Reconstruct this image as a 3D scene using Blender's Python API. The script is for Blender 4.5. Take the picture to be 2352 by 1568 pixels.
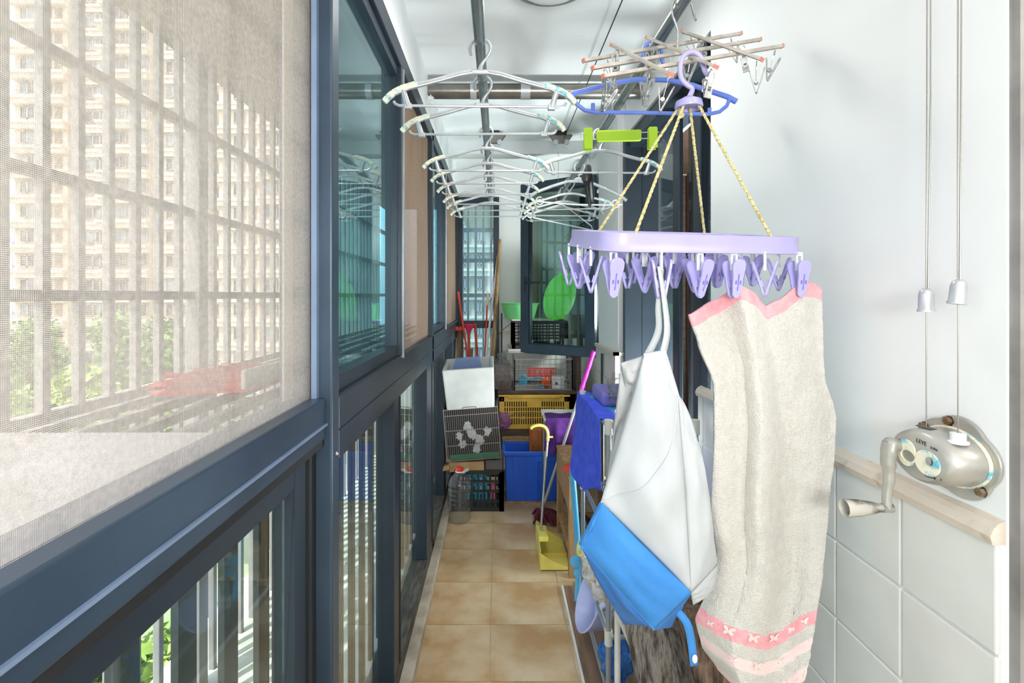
import bpy, bmesh, math, random
from mathutils import Vector, Matrix, noise
random.seed(7)
PI = math.pi
for _o in list(bpy.data.objects): bpy.data.objects.remove(_o)
S = bpy.context.scene
C = S.collection
H = 1.304                      # eye height
F, CX, CY = 1140.0, 1143.0, 677.0
def at(px, py, Y):             # a point of the place at depth Y
    return Vector(((px-CX)*Y/F, Y, H-(py-CY)*Y/F))
# ------------------------------------------------------------------ camera
cam = bpy.data.objects.new('camera', bpy.data.cameras.new('camera')); C.objects.link(cam)
cam.location = (0, 0, H); cam.rotation_euler = (PI/2, 0, 0)
cam.data.sensor_width = 36; cam.data.lens = F/2352*36
cam.data.shift_x = (1176-CX)/2352; cam.data.shift_y = -(784-CY)/2352
cam.data.clip_start = .02; cam.data.clip_end = 400
S.camera = cam
# ------------------------------------------------------------------ world, sun, lamps, exposure
w = bpy.data.worlds.new('sky'); S.world = w; w.use_nodes = True
nt = w.node_tree; nt.nodes.clear()
sk = nt.nodes.new('ShaderNodeTexSky'); sk.sky_type = 'NISHITA'; sk.sun_disc = False
sk.sun_elevation = math.radians(65); sk.sun_rotation = math.radians(215); sk.dust_density = 4; sk.air_density = 1.2
mx = nt.nodes.new('ShaderNodeMix'); mx.data_type = 'RGBA'; mx.inputs[0].default_value = .55
mx.inputs[7].default_value = (4.4, 4.7, 5.2, 1)
bg = nt.nodes.new('ShaderNodeBackground'); bg.inputs[1].default_value = .70
wo = nt.nodes.new('ShaderNodeOutputWorld')
nt.links.new(sk.outputs[0], mx.inputs[6]); nt.links.new(mx.outputs[2], bg.inputs[0]); nt.links.new(bg.outputs[0], wo.inputs[0])
def lamp(name, kind, loc, energy, col=(1,1,1), size=.5, target=None, direction=None):
    d = bpy.data.lights.new(name, kind); d.energy = energy; d.color = col
    if kind == 'AREA': d.size = size
    o = bpy.data.objects.new(name, d); C.objects.link(o); o.location = loc
    v = Vector(direction) if direction else (Vector(target)-Vector(loc))
    o.rotation_euler = v.to_track_quat('-Z', 'Y').to_euler()
    return o
sun = lamp('sun', 'SUN', (-8, -10, 30), 7, (1, .94, .85), direction=(.24, .34, -.91)); sun.data.angle = .01
cam_fill = lamp('camera_fill', 'AREA', (.16, -1.25, 1.60), 7, (1, .985, .96), .7, target=(.14, 2.6, 1.85))  # added fill light behind the camera, evens out the brightness
up_fill = lamp('upward_fill', 'AREA', (.20, -.75, 1.42), 19, (1, .985, .96), .4, direction=(-.08, .74, .66))  # added fill aimed up and forward to lift the ceiling
inner_fill = lamp('inner_room_fill', 'AREA', (1.22, 1.98, .45), 125, (1, .98, .95), .45, direction=(-.55, .12, .8))  # invented fill behind the sliding door, brightens the balcony ceiling
kitchen_fill = lamp('kitchen_fill', 'AREA', (.90, 3.42, 1.25), 17, (.9, 1, .96), .35, direction=(-.85, .1, .35))  # invented fill beyond the casement, lights the far end
room_fill = lamp('room_fill', 'AREA', (1.6, -.4, 2.28), 22, (1, .97, .93), .9, direction=(0, 0, -1))  # added overhead fill in the unseen adjoining room
S.view_settings.view_transform = 'Standard'; S.view_settings.look = 'None'
S.view_settings.exposure = 0.30; S.view_settings.gamma = 1; S.view_settings.use_curve_mapping = False
# ------------------------------------------------------------------ materials
def _new(name):
    m = bpy.data.materials.new(name); m.use_nodes = True
    n = m.node_tree; n.nodes.clear()
    out = n.nodes.new('ShaderNodeOutputMaterial')
    return m, n, out
def _rgb(c): return (c[0], c[1], c[2], 1)
def srgb(r, g, b):
    f = lambda u: (u/255/12.92) if u/255 <= .04045 else ((u/255+.055)/1.055)**2.4
    return (f(r), f(g), f(b))
def _noise(n, scale, detail=4, vec=None, stretch=None):
    tc = n.nodes.new('ShaderNodeTexCoord'); t = n.nodes.new('ShaderNodeTexNoise')
    t.inputs['Scale'].default_value = scale; t.inputs['Detail'].default_value = detail
    if stretch:
        mp = n.nodes.new('ShaderNodeMapping'); mp.inputs['Scale'].default_value = stretch
        n.links.new(tc.outputs['Object'], mp.inputs[0]); n.links.new(mp.outputs[0], t.inputs[0])
    else: n.links.new(tc.outputs['Object'], t.inputs[0])
    return t
def P(name, col, rough=.5, metal=0, col2=None, scale=12, lo=.35, hi=.65, bump=0, bscale=150, stretch=None, spec=.5, alpha=1, trans=0, sheen=0, bstretch=None, bdist=.01):
    m, n, out = _new(name)
    b = n.nodes.new('ShaderNodeBsdfPrincipled'); n.links.new(b.outputs[0], out.inputs[0])
    b.inputs['Base Color'].default_value = _rgb(col); b.inputs['Roughness'].default_value = rough
    b.inputs['Metallic'].default_value = metal; b.inputs['Specular IOR Level'].default_value = spec
    b.inputs['Alpha'].default_value = alpha
    if trans: b.inputs['Transmission Weight'].default_value = trans
    if sheen: b.inputs['Sheen Weight'].default_value = sheen
    c2 = col2 if col2 else tuple(x*.88 for x in col)
    t = _noise(n, scale, 5, stretch=stretch); r = n.nodes.new('ShaderNodeValToRGB')
    r.color_ramp.elements[0].position = lo; r.color_ramp.elements[0].color = _rgb(c2)
    r.color_ramp.elements[1].position = hi; r.color_ramp.elements[1].color = _rgb(col)
    n.links.new(t.outputs[0], r.inputs[0]); n.links.new(r.outputs[0], b.inputs['Base Color'])
    if bump:
        t2 = _noise(n, bscale, 3, stretch=bstretch); bp = n.nodes.new('ShaderNodeBump')
        bp.inputs['Strength'].default_value = bump; bp.inputs['Distance'].default_value = bdist
        n.links.new(t2.outputs[0], bp.inputs['Height']); n.links.new(bp.outputs[0], b.inputs['Normal'])
    return m
def GL(name, tint, ior=1.5, rough=.01, refl=(1, 1, 1), haze=0, hazecol=(.8, .85, .85)):
    m, n, out = _new(name)
    t = n.nodes.new('ShaderNodeBsdfTransparent'); t.inputs[0].default_value = _rgb(tint)
    g = n.nodes.new('ShaderNodeBsdfGlossy'); g.inputs['Roughness'].default_value = rough; g.inputs['Color'].default_value = _rgb(refl)
    lw = n.nodes.new('ShaderNodeLayerWeight'); pw = n.nodes.new('ShaderNodeMath'); pw.operation = 'POWER'; pw.inputs[1].default_value = 5
    f0 = ((ior-1)/(ior+1))**2; fr = n.nodes.new('ShaderNodeMapRange'); fr.inputs[3].default_value = f0; fr.inputs[4].default_value = 1
    n.links.new(lw.outputs['Facing'], pw.inputs[0]); n.links.new(pw.outputs[0], fr.inputs[0])
    mix = n.nodes.new('ShaderNodeMixShader'); n.links.new(fr.outputs[0], mix.inputs[0])
    base = t
    if haze:
        d = n.nodes.new('ShaderNodeBsdfDiffuse'); d.inputs[0].default_value = _rgb(hazecol)
        mh = n.nodes.new('ShaderNodeMixShader'); nz = _noise(n, 3, 4)
        mr = n.nodes.new('ShaderNodeMapRange'); mr.inputs[3].default_value = haze*.5; mr.inputs[4].default_value = haze*1.5
        n.links.new(nz.outputs[0], mr.inputs[0]); n.links.new(mr.outputs[0], mh.inputs[0])
        n.links.new(t.outputs[0], mh.inputs[1]); n.links.new(d.outputs[0], mh.inputs[2]); base = mh
    n.links.new(base.outputs[0], mix.inputs[1]); n.links.new(g.outputs[0], mix.inputs[2])
    n.links.new(mix.outputs[0], out.inputs[0])
    return m
def SCREEN(name, col, pitch, line, haze=0):      # woven insect screen: threads along two directions, gaps between
    m, n, out = _new(name)
    tc = n.nodes.new('ShaderNodeTexCoord'); sp = n.nodes.new('ShaderNodeSeparateXYZ'); n.links.new(tc.outputs['Object'], sp.inputs[0])
    def stripe(o):
        a = n.nodes.new('ShaderNodeMath'); a.operation = 'MULTIPLY'; a.inputs[1].default_value = 1/pitch
        f = n.nodes.new('ShaderNodeMath'); f.operation = 'FRACT'; l = n.nodes.new('ShaderNodeMath'); l.operation = 'LESS_THAN'; l.inputs[1].default_value = line
        n.links.new(o, a.inputs[0]); n.links.new(a.outputs[0], f.inputs[0]); n.links.new(f.outputs[0], l.inputs[0]); return l
    a, b = stripe(sp.outputs[1]), stripe(sp.outputs[2])
    mxx = n.nodes.new('ShaderNodeMath'); mxx.operation = 'MAXIMUM'; n.links.new(a.outputs[0], mxx.inputs[0]); n.links.new(b.outputs[0], mxx.inputs[1])
    if haze:
        m2 = n.nodes.new('ShaderNodeMath'); m2.operation = 'MAXIMUM'; m2.inputs[1].default_value = haze
        n.links.new(mxx.outputs[0], m2.inputs[0]); mxx = m2
    t = n.nodes.new('ShaderNodeBsdfTransparent'); d = n.nodes.new('ShaderNodeBsdfDiffuse'); tr = n.nodes.new('ShaderNodeBsdfTranslucent')
    nz = _noise(n, 160, 2); cr = n.nodes.new('ShaderNodeValToRGB')
    cr.color_ramp.elements[0].color = _rgb([x*.8 for x in col]); cr.color_ramp.elements[1].color = _rgb([min(1, x*1.12) for x in col])
    cr.color_ramp.elements[0].position = .3; cr.color_ramp.elements[1].position = .7
    n.links.new(nz.outputs[0], cr.inputs[0]); n.links.new(cr.outputs[0], d.inputs[0]); n.links.new(cr.outputs[0], tr.inputs[0])
    md = n.nodes.new('ShaderNodeMixShader'); md.inputs[0].default_value = .4; n.links.new(d.outputs[0], md.inputs[1]); n.links.new(tr.outputs[0], md.inputs[2])
    ms = n.nodes.new('ShaderNodeMixShader'); n.links.new(mxx.outputs[0], ms.inputs[0]); n.links.new(t.outputs[0], ms.inputs[1]); n.links.new(md.outputs[0], ms.inputs[2])
    n.links.new(ms.outputs[0], out.inputs[0]); return m
def FILM(name, col, op=.35, rough=.15):          # crumpled clear plastic film
    m, n, out = _new(name)
    t = n.nodes.new('ShaderNodeBsdfTransparent'); t.inputs[0].default_value = _rgb(tuple(min(1, .55+.45*c) for c in col))
    b = n.nodes.new('ShaderNodeBsdfPrincipled'); b.inputs['Base Color'].default_value = _rgb(col); b.inputs['Roughness'].default_value = rough
    tn = _noise(n, 45, 5); bp = n.nodes.new('ShaderNodeBump'); bp.inputs['Strength'].default_value = .9; bp.inputs['Distance'].default_value = .02
    n.links.new(tn.outputs[0], bp.inputs['Height']); n.links.new(bp.outputs[0], b.inputs['Normal'])
    mr = n.nodes.new('ShaderNodeMapRange'); mr.inputs[1].default_value = .35; mr.inputs[2].default_value = .7; mr.inputs[3].default_value = op*.5; mr.inputs[4].default_value = min(1, op*1.6)
    n.links.new(tn.outputs[0], mr.inputs[0])
    s = n.nodes.new('ShaderNodeMixShader'); n.links.new(mr.outputs[0], s.inputs[0]); n.links.new(t.outputs[0], s.inputs[1]); n.links.new(b.outputs[0], s.inputs[2])
    n.links.new(s.outputs[0], out.inputs[0]); return m
MT = dict(
 plaster=P('white plaster', (.84,.86,.87), .85, col2=(.81,.83,.84), scale=2.5, bump=.03, bscale=60),
 ceil=P('ceiling paint', (.84,.87,.89), .9, col2=(.80,.83,.85), scale=1.6, bump=.12, bscale=30),
 alu=P('slate blue aluminium', srgb(62,80,98), .35, .25, col2=srgb(52,68,84), scale=6, bump=.03, bscale=400),
 alu2=P('dark slate aluminium', srgb(44,56,68), .4, .2, scale=8),
 dark=P('black gasket', (.012,.013,.015), .6),
 alulight=P('pale slate strip', srgb(128,148,176), .4, .2),
 silverstrip=P('bright aluminium strip', (.55,.6,.63), .3, .8),
 track=P('dirty sill track', srgb(92,88,80), .6, .1, col2=srgb(44,42,38), scale=14, stretch=(6,1,6)),
 glassT=GL('teal window glass', (.44,.68,.73), 1.85, .01, (.85,.95,.97), .05, (.55,.72,.75)),
 glassL=GL('lower window glass', (.88,.94,.93), 1.6, .01, (.95,1,1), .02, (.55,.62,.6)),
 glassB=GL('back window glass', (.60,.80,.90), 1.45, .02, haze=.25, hazecol=(.62,.78,.86)),
 glassD=GL('dark door glass', (.62,.655,.66), 1.3, .015, haze=0),
 glassS=GL('casement glass', (.38,.45,.42), 1.6, .01, haze=.0, hazecol=(.2,.25,.22)),
 screen=SCREEN('beige insect screen', srgb(214,206,196), .0015, .19, .10),
 screenD=SCREEN('dusty brown insect screen', srgb(150,130,114), .0022, .6, .74),
 awning=P('awning underside', srgb(128,121,114), .8, col2=srgb(112,106,100), scale=6),
 sheet=P('beige plastic sheet', srgb(205,196,186), .8, col2=srgb(190,181,170), scale=160, lo=.3, hi=.7),
 walltile=P('cream wall tile', (.73,.74,.71), .25, col2=(.67,.68,.65), scale=7, bump=.02, bscale=40),
 grout=P('white grout', (.82,.84,.83), .8),
 trim=P('cream trim', srgb(214,202,188), .5, col2=srgb(170,150,130), scale=30, lo=.22, hi=.42, bump=.2, bscale=60),
 floortile=P('tan floor tile', srgb(214,192,158), .42, col2=srgb(186,150,106), scale=6, lo=.36, hi=.62, bump=.05, bscale=90),
 floorgrout=P('pale grout', srgb(214,202,180), .8),
 curb=P('cream curb', srgb(200,190,172), .5, col2=srgb(165,152,132), scale=15),
 stone=P('grey stone jamb', srgb(150,148,146), .5, col2=srgb(116,112,110), scale=9),
 steel=P('brushed steel', (.55,.56,.56), .32, .85, col2=(.42,.42,.41), scale=3, stretch=(40,1,40)),
 pole=P('greenish steel tube', srgb(150,160,162), .28, .7, col2=srgb(112,122,124), scale=4, stretch=(30,1,30)),
 pipe=P('nickel pipe', srgb(150,146,140), .3, .8, col2=srgb(116,112,106), scale=6),
 silver=P('satin silver', (.60,.62,.65), .32, .6, col2=(.54,.56,.58), scale=20),
 white=P('white plastic', (.84,.85,.86), .4), 
 marble=P('cream and blue marbled plastic', srgb(236,232,208), .35, col2=srgb(96,186,208), scale=60, lo=.36, hi=.5),
 lilac=P('lilac plastic', srgb(176,170,215), .35, col2=srgb(170,164,210), scale=10),
 lilacd=P('deeper lilac plastic', srgb(176,172,228), .35, col2=srgb(166,161,222), scale=10),
 violet=P('violet plastic', srgb(120,112,196), .4),
 rope=P('yellow twisted rope', srgb(216,206,156), .7, col2=srgb(176,158,100), scale=30, stretch=(1,1,14), lo=.4, hi=.55),
 bluep=P('blue plastic', srgb(112,138,224), .35, col2=srgb(98,124,214), scale=9),
 dusty=P('dusty aluminium bar', srgb(204,196,188), .6, .3, col2=srgb(176,166,156), scale=40),
 redtip=P('faded red cap', srgb(226,140,124), .5),
 lime=P('neon lime plastic', srgb(168,206,36), .35, col2=srgb(158,196,30), scale=8),
 black=P('black plastic', (.02,.02,.022), .4),
 towel=P('cream terry', srgb(230,227,220), .95, col2=srgb(223,220,212), scale=60, bump=1.0, bscale=520, sheen=0, bdist=.004),
 towelp=P('pink towel band', srgb(242,178,184), .9, col2=srgb(236,160,168), scale=60, bump=.5, bscale=500, bdist=.003),
 towell=P('pale pink towel band', srgb(240,206,206), .9, col2=srgb(236,220,214), scale=40, bump=.5, bscale=500, bdist=.003),
 bagw=P('white nonwoven fabric', (.51,.54,.555), .85, col2=(.48,.505,.52), scale=9, bump=.25, bscale=420, bdist=.002),
 bagg=P('soiled white fabric', (.52,.525,.53), .85, col2=(.33,.325,.31), scale=9, lo=.25, hi=.42, bump=.25, bscale=300, bdist=.002),
 bagb=P('sky blue nonwoven fabric', srgb(62,138,208), .8, col2=srgb(56,130,202), scale=12, bump=.3, bscale=420, bdist=.002),
 bagb2=P('blue satin fabric', srgb(60,128,200), .6, col2=srgb(48,110,184), scale=8),
 stitch=P('pale stitching', (.82,.85,.88), .8),
 winder=P('satin grey enamel', srgb(190,188,182), .35, .45, col2=srgb(170,167,160), scale=14),
 worn=P('worn grey handle', srgb(186,182,172), .5, col2=srgb(78,72,66), scale=26, lo=.36, hi=.52, stretch=(1,1,3)),
 bolt=P('rusty bolt', srgb(150,138,120), .4, .7, col2=srgb(120,84,56), scale=90),
 wire=P('steel cable', srgb(140,136,130), .4, .6, scale=300),
 bwire=P('black cable', (.03,.03,.03), .6),
 ink=P('black print', (.02,.02,.02), .6),
 wood=P('raw pine', srgb(186,150,108), .65, col2=srgb(150,112,72), scale=6, stretch=(6,6,1)),
 woodo=P('orange wood', srgb(196,118,62), .5, col2=srgb(150,82,40), scale=9, stretch=(8,8,1)),
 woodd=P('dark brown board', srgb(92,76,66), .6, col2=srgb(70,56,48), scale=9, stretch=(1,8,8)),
 floorboard=P('brown floor board', srgb(150,122,102), .5, col2=srgb(122,96,78), scale=7, stretch=(7,1,7)),
 bark=P('weathered driftwood', srgb(146,138,130), .9, col2=srgb(74,62,54), scale=13, lo=.38, hi=.56, stretch=(5,5,1), bump=1, bscale=22, bstretch=(5,5,1), bdist=.03),
 bark2=P('brown driftwood', srgb(140,116,98), .9, col2=srgb(62,48,40), scale=13, lo=.38, hi=.6, stretch=(5,5,1), bump=1, bscale=22, bstretch=(5,5,1), bdist=.03),
 blue=P('royal blue cloth', srgb(74,100,238), .95, col2=srgb(60,82,222), scale=26, bump=.5, bscale=300, sheen=0, bdist=.003),
 purple=P('purple cloth', srgb(92,44,128), .95, col2=srgb(70,30,100), scale=26, bump=.4, bscale=300, sheen=0, bdist=.003),
 maroon=P('maroon mop cloth', srgb(110,36,52), .95, col2=srgb(72,20,34), scale=30, bump=.8, bscale=120),
 tub=P('blue tub plastic', srgb(46,114,242), .4, col2=srgb(40,100,226), scale=5),
 ycrate=P('mustard crate plastic', srgb(240,196,84), .5, col2=srgb(214,170,62), scale=9),
 foam=P('dirty white foam', (.62,.635,.63), .8, col2=(.52,.53,.52), scale=7, bump=.15, bscale=200),
 bwirecage=P('blue wire', srgb(96,140,220), .5),
 gwire=P('grey wire', srgb(168,163,160), .4, .5),
 green=P('mint green plastic', srgb(132,232,150), .3, col2=srgb(120,222,140), scale=4, spec=.6),
 greent=P('grass green plastic', srgb(120,206,84), .35, col2=srgb(104,190,72), scale=4),
 dgreen=P('dark green tray', srgb(64,112,84), .5),
 pet=GL('clear bottle plastic', (.90,.92,.92), 1.5, .06, haze=.05, hazecol=(.6,.62,.62)),
 red=P('red plastic', srgb(232,60,46), .4), 
 redw=P('red lacquered wood', srgb(214,74,44), .4, col2=srgb(178,50,30), scale=10, stretch=(6,6,1)),
 hotpink=P('hot pink rubber', srgb(226,52,96), .45),
 magenta=P('magenta plastic', srgb(206,44,182), .35),
 bamboo=P('bamboo', srgb(178,150,112), .5, col2=srgb(142,112,78), scale=8, stretch=(6,6,1)),
 palewood=P('pale cane', srgb(226,210,170), .6, col2=srgb(196,176,132), scale=8, stretch=(6,6,1)),
 greywood=P('grey brown post', srgb(142,118,96), .7, col2=srgb(108,88,70), scale=8, stretch=(6,6,1)),
 yellow=P('pale yellow plastic', srgb(238,226,120), .4, col2=srgb(222,206,96), scale=8),
 sky=P('sky blue plastic', srgb(92,188,236), .35),
 teal=P('teal blue plastic', srgb(40,160,196), .45),
 pink=P('pink plastic', srgb(232,110,150), .45),
 orange=P('orange plastic', srgb(232,92,44), .45),
 lav=P('lavender basin plastic', srgb(186,192,232), .35),
 card=P('cardboard', srgb(190,156,114), .8, col2=srgb(166,132,92), scale=8),
 greybox=P('grey cardboard', srgb(104,100,96), .8),
 film=FILM('clear film', (.5,.5,.5), .2), filmc=FILM('crackly clear wrap', (.88,.87,.84), .5, .08), filmb=FILM('blue film', (.04,.22,.66), .8), filmg=FILM('olive film', (.36,.38,.06), .75), filmr=FILM('purple film', (.40,.16,.34), .8),
 pot=P('brown clay pot', srgb(120,100,92), .6),
 pinkstuff=P('pinkish package', srgb(190,140,118), .6),
 gtube=P('grey coated tube', srgb(156,164,170), .35, .3), wtube=P('white coated tube', srgb(222,220,214), .4),
 bar=P('painted grille bar', srgb(150,146,142), .5, .2, col2=srgb(134,130,126), scale=10),
 darkbar=P('dark railing bar', srgb(58,66,68), .5, .2),
 concrete=P('concrete ledge', srgb(196,200,196), .9, col2=srgb(150,158,144), scale=5, lo=.35, hi=.6, bump=.4, bscale=30),
 boardw=P('weathered white board', srgb(232,228,222), .8, col2=srgb(206,200,192), scale=6), boardedge=P('board edge', srgb(208,200,184), .8, col2=srgb(170,160,142), scale=20, stretch=(1,6,6)),
 broom=P('faded red bristles', srgb(214,92,84), .8, col2=srgb(176,66,60), scale=30), broomw=P('worn broom handle', srgb(224,206,186), .6),
 cream=P('cream render', srgb(196,180,158), .9, col2=srgb(184,168,146), scale=.4), cream2=P('pale render', srgb(212,198,178), .9, col2=srgb(202,188,168), scale=.4), tan=P('tan render', srgb(214,194,170), .9, scale=.5),
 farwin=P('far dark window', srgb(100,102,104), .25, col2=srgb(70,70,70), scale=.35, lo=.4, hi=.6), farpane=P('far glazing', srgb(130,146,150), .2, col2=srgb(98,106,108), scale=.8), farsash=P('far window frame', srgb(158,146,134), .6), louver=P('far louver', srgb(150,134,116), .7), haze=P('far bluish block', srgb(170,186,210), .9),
 leaf=P('leaf green', srgb(112,150,66), .6, col2=srgb(64,96,40), scale=1.2, lo=.35, hi=.62), leafy=P('yellow green leaf', srgb(164,186,84), .6, col2=srgb(104,136,56), scale=1.2), trunk=P('tree trunk', srgb(92,78,64), .9), grass=P('far ground', srgb(120,134,96), .95, col2=srgb(150,146,130), scale=.08),
 room=P('room floor', srgb(196,182,160), .4), lampw=P('lamp frosted bowl', (.78,.79,.79), .4), lampr=P('lamp grey rim', srgb(150,152,152), .4, .3),
)
# ------------------------------------------------------------------ mesh building
def V(*a): return Vector(a)
class MB:
    def __init__(s): s.v = []; s.f = []; s.m = []; s.cur = 0
    def add(s, vs, fs):
        b = len(s.v); s.v += [Vector(x) for x in vs]
        s.f += [tuple(b+i for i in f) for f in fs]; s.m += [s.cur]*len(fs); return s
    def box(s, x0, x1, y0, y1, z0, z1, M=None):
        vs = [V(x, y, z) for z in (z0, z1) for y in (y0, y1) for x in (x0, x1)]
        if M: vs = [M @ v for v in vs]
        return s.add(vs, [(0,2,3,1),(4,5,7,6),(0,1,5,4),(2,6,7,3),(0,4,6,2),(1,3,7,5)])
    def bar(s, p0, p1, w, h, up=(0,0,1)):
        p0, p1 = Vector(p0), Vector(p1); d = (p1-p0).normalized(); u = Vector(up)
        if abs(d.dot(u)) > .97: u = V(0,1,0)
        r = d.cross(u).normalized(); u = r.cross(d)
        vs = [p+r*a*w/2+u*b*h/2 for p in (p0, p1) for a, b in ((-1,-1),(1,-1),(1,1),(-1,1))]
        return s.add(vs, [(3,2,1,0),(4,5,6,7),(0,1,5,4),(1,2,6,5),(2,3,7,6),(3,0,4,7)])
    def tube(s, path, r, n=8, closed=False, flat=None):
        path = [Vector(p) for p in path]; N = len(path); R = r if isinstance(r, (list, tuple)) else [r]*N
        vs = []; u = None
        for i, p in enumerate(path):
            a = path[i-1] if (i or closed) else p; b = path[(i+1) % N] if (i < N-1 or closed) else p
            d = (b-a).normalized()
            if u is None:
                u = V(0,0,1) if abs(d.z) < .9 else V(0,1,0)
            u = (u-d*u.dot(d)).normalized(); q = d.cross(u)
            for k in range(n):
                t = 2*PI*k/n; e = flat if flat else 1
                vs.append(p+(u*math.cos(t)+q*math.sin(t)*e)*R[i])
        fs = []; M = N if closed else N-1
        for i in range(M):
            for k in range(n):
                a = i*n+k; b = i*n+(k+1) % n; j = (i+1) % N
                fs.append((a, b, j*n+(k+1) % n, j*n+k))
        if not closed: fs += [tuple(range(n-1, -1, -1)), tuple((N-1)*n+k for k in range(n))]
        return s.add(vs, fs)
    def lathe(s, prof, c=(0,0,0), n=24, M=None, e=(1,1), cap=False):
        c = Vector(c); vs = []
        for r, z in prof:
            for k in range(n):
                t = 2*PI*k/n; v = V(r*math.cos(t)*e[0], r*math.sin(t)*e[1], z)
                vs.append((M @ v if M else v)+c)
        fs = [(i*n+k, i*n+(k+1) % n, (i+1)*n+(k+1) % n, (i+1)*n+k) for i in range(len(prof)-1) for k in range(n)]
        if cap: fs += [tuple(range(n-1, -1, -1)), tuple((len(prof)-1)*n+k for k in range(n))]
        return s.add(vs, fs)
    def prism(s, poly, t, M=None):       # outline in local XY, thickness along local Z
        n = len(poly); vs = [V(x, y, z) for z in (0, t) for x, y in poly]
        if M: vs = [M @ v for v in vs]
        return s.add(vs, [tuple(range(n-1, -1, -1)), tuple(range(n, 2*n))]+[(i, (i+1) % n, n+(i+1) % n, n+i) for i in range(n)])
    def ring(s, outer, inner, t, M=None):
        n = len(outer); vs = [V(x, y, z) for z in (0, t) for L in (outer, inner) for x, y in L]
        if M: vs = [M @ v for v in vs]
        fs = []
        for i in range(n):
            j = (i+1) % n
            fs += [(i, n+i, n+j, j), (2*n+i, 2*n+j, 3*n+j, 3*n+i), (i, j, 2*n+j, 2*n+i), (n+i, 3*n+i, 3*n+j, n+j)]
        return s.add(vs, fs)
    def grid(s, fn, nu, nv, mfn=None, closed=False):
        vs = [Vector(fn(i/nu, j/nv)) for j in range(nv+1) for i in range(nu+1)]
        b = len(s.v); s.v += vs
        for j in range(nv):
            for i in range(nu):
                a = b+j*(nu+1)+i; s.f.append((a, a+1, a+nu+2, a+nu+1)); s.m.append(mfn((i+.5)/nu, (j+.5)/nv) if mfn else s.cur)
        return s
    def blob(s, c, r, amp=.15, freq=3, n=20, seed=0, flat=0):
        c = Vector(c); r = Vector(r) if not isinstance(r, (int, float)) else V(r, r, r); vs = []; fs = []
        for j in range(n//2+1):
            for i in range(n):
                th = PI*j/(n//2); ph = 2*PI*i/n; d = V(math.sin(th)*math.cos(ph), math.sin(th)*math.sin(ph), math.cos(th))
                k = 1+amp*noise.noise(d*freq+V(seed*7.1, seed*3.3, seed))
                p = V(d.x*r.x*k, d.y*r.y*k, d.z*r.z*k)
                if flat and p.z < -r.z*flat: p.z = -r.z*flat
                vs.append(c+p)
        for j in range(n//2):
            for i in range(n): fs.append((j*n+i, (j+1)*n+i, (j+1)*n+(i+1) % n, j*n+(i+1) % n))
        return s.add(vs, fs)
    def build(s, name, mat, parent=None, smooth=False, bevel=0, thick=0, label=None, kind=None, sub=0):
        if parent is not None: off = Vector(parent.location)
        else:
            xs = [v.x for v in s.v]; ys = [v.y for v in s.v]; zs = [v.z for v in s.v]
            off = V((min(xs)+max(xs))/2, (min(ys)+max(ys))/2, min(zs))
        p = parent
        if p is not None and p.parent is not None: off = off+Vector(p.parent.location)
        me = bpy.data.meshes.new(name); me.from_pydata([v-off for v in s.v], [], s.f); me.update()
        bm = bmesh.new(); bm.from_mesh(me); bmesh.ops.remove_doubles(bm, verts=bm.verts, dist=1e-6)
        bmesh.ops.recalc_face_normals(bm, faces=bm.faces); bm.to_mesh(me); bm.free()
        mats = mat if isinstance(mat, (list, tuple)) else [mat]
        for m in mats: me.materials.append(MT[m])
        if len(mats) > 1 and len(me.polygons) == len(s.m): me.polygons.foreach_set('material_index', s.m)
        if smooth:
            me.polygons.foreach_set('use_smooth', [True]*len(me.polygons)); me.set_sharp_from_angle(angle=math.radians(40))
        o = bpy.data.objects.new(name, me); C.objects.link(o)
        if parent is not None: o.parent = parent
        else: o.location = off
        if bevel:
            b = o.modifiers.new('bevel', 'BEVEL'); b.width = bevel; b.segments = 2; b.limit_method = 'ANGLE'; b.angle_limit = math.radians(50)
        if thick:
            t = o.modifiers.new('thick', 'SOLIDIFY'); t.thickness = thick; t.offset = 0
        if sub:
            t = o.modifiers.new('sub', 'SUBSURF'); t.levels = sub; t.render_levels = sub
        if label: o['label'] = label
        if kind: o['kind'] = kind
        return o
def thing(name, label, cat, loc=(0,0,0), group=None, kind=None):
    o = bpy.data.objects.new(name, None); C.objects.link(o); o.location = loc; o.empty_display_size = .05
    o['label'] = label; o['category'] = cat
    if group: o['group'] = group
    if kind: o['kind'] = kind
    return o
def tag(o, label, cat, group=None):
    o['label'] = label; o['category'] = cat
    if group: o['group'] = group
    return o
def struct(o, label=None, cat=None):
    o['kind'] = 'structure'
    if label: o['label'] = label
    if cat: o['category'] = cat
    return o
def sroot(name, label, cat, loc=(0,0,0)): return struct(thing(name, label, cat, loc))
def B(*a, **k): return MB().box(*a, **k)
def T(path, r, n=8, **k): return MB().tube(path, r, n, **k)
def dup(o, parent=None):
    c = o.copy(); C.objects.link(c)
    if parent is not None: c.parent = parent
    for ch in list(o.children): dup(ch, c)
    return c
def arc(c, r, a0, a1, n, ax=V(1,0,0), ay=V(0,0,1)):
    c = Vector(c); return [c+ax*r*math.cos(math.radians(a0+(a1-a0)*i/n))+ay*r*math.sin(math.radians(a0+(a1-a0)*i/n)) for i in range(n+1)]
def spline(pts, n=6):
    pts = [Vector(p) for p in pts]; P_ = [2*pts[0]-pts[1]]+pts+[2*pts[-1]-pts[-2]]; out = []
    for i in range(1, len(P_)-2):
        a, b, c, d = P_[i-1:i+3]
        for k in range(n):
            t = k/n; out.append(.5*((2*b)+(c-a)*t+(2*a-5*b+4*c-d)*t*t+(3*b-a-3*c+d)*t**3))
    return out+[pts[-1]]
# ================================================================== THE SETTING
XL, XR, ZC, YB = -.33, .67, 2.326, 4.12
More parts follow.
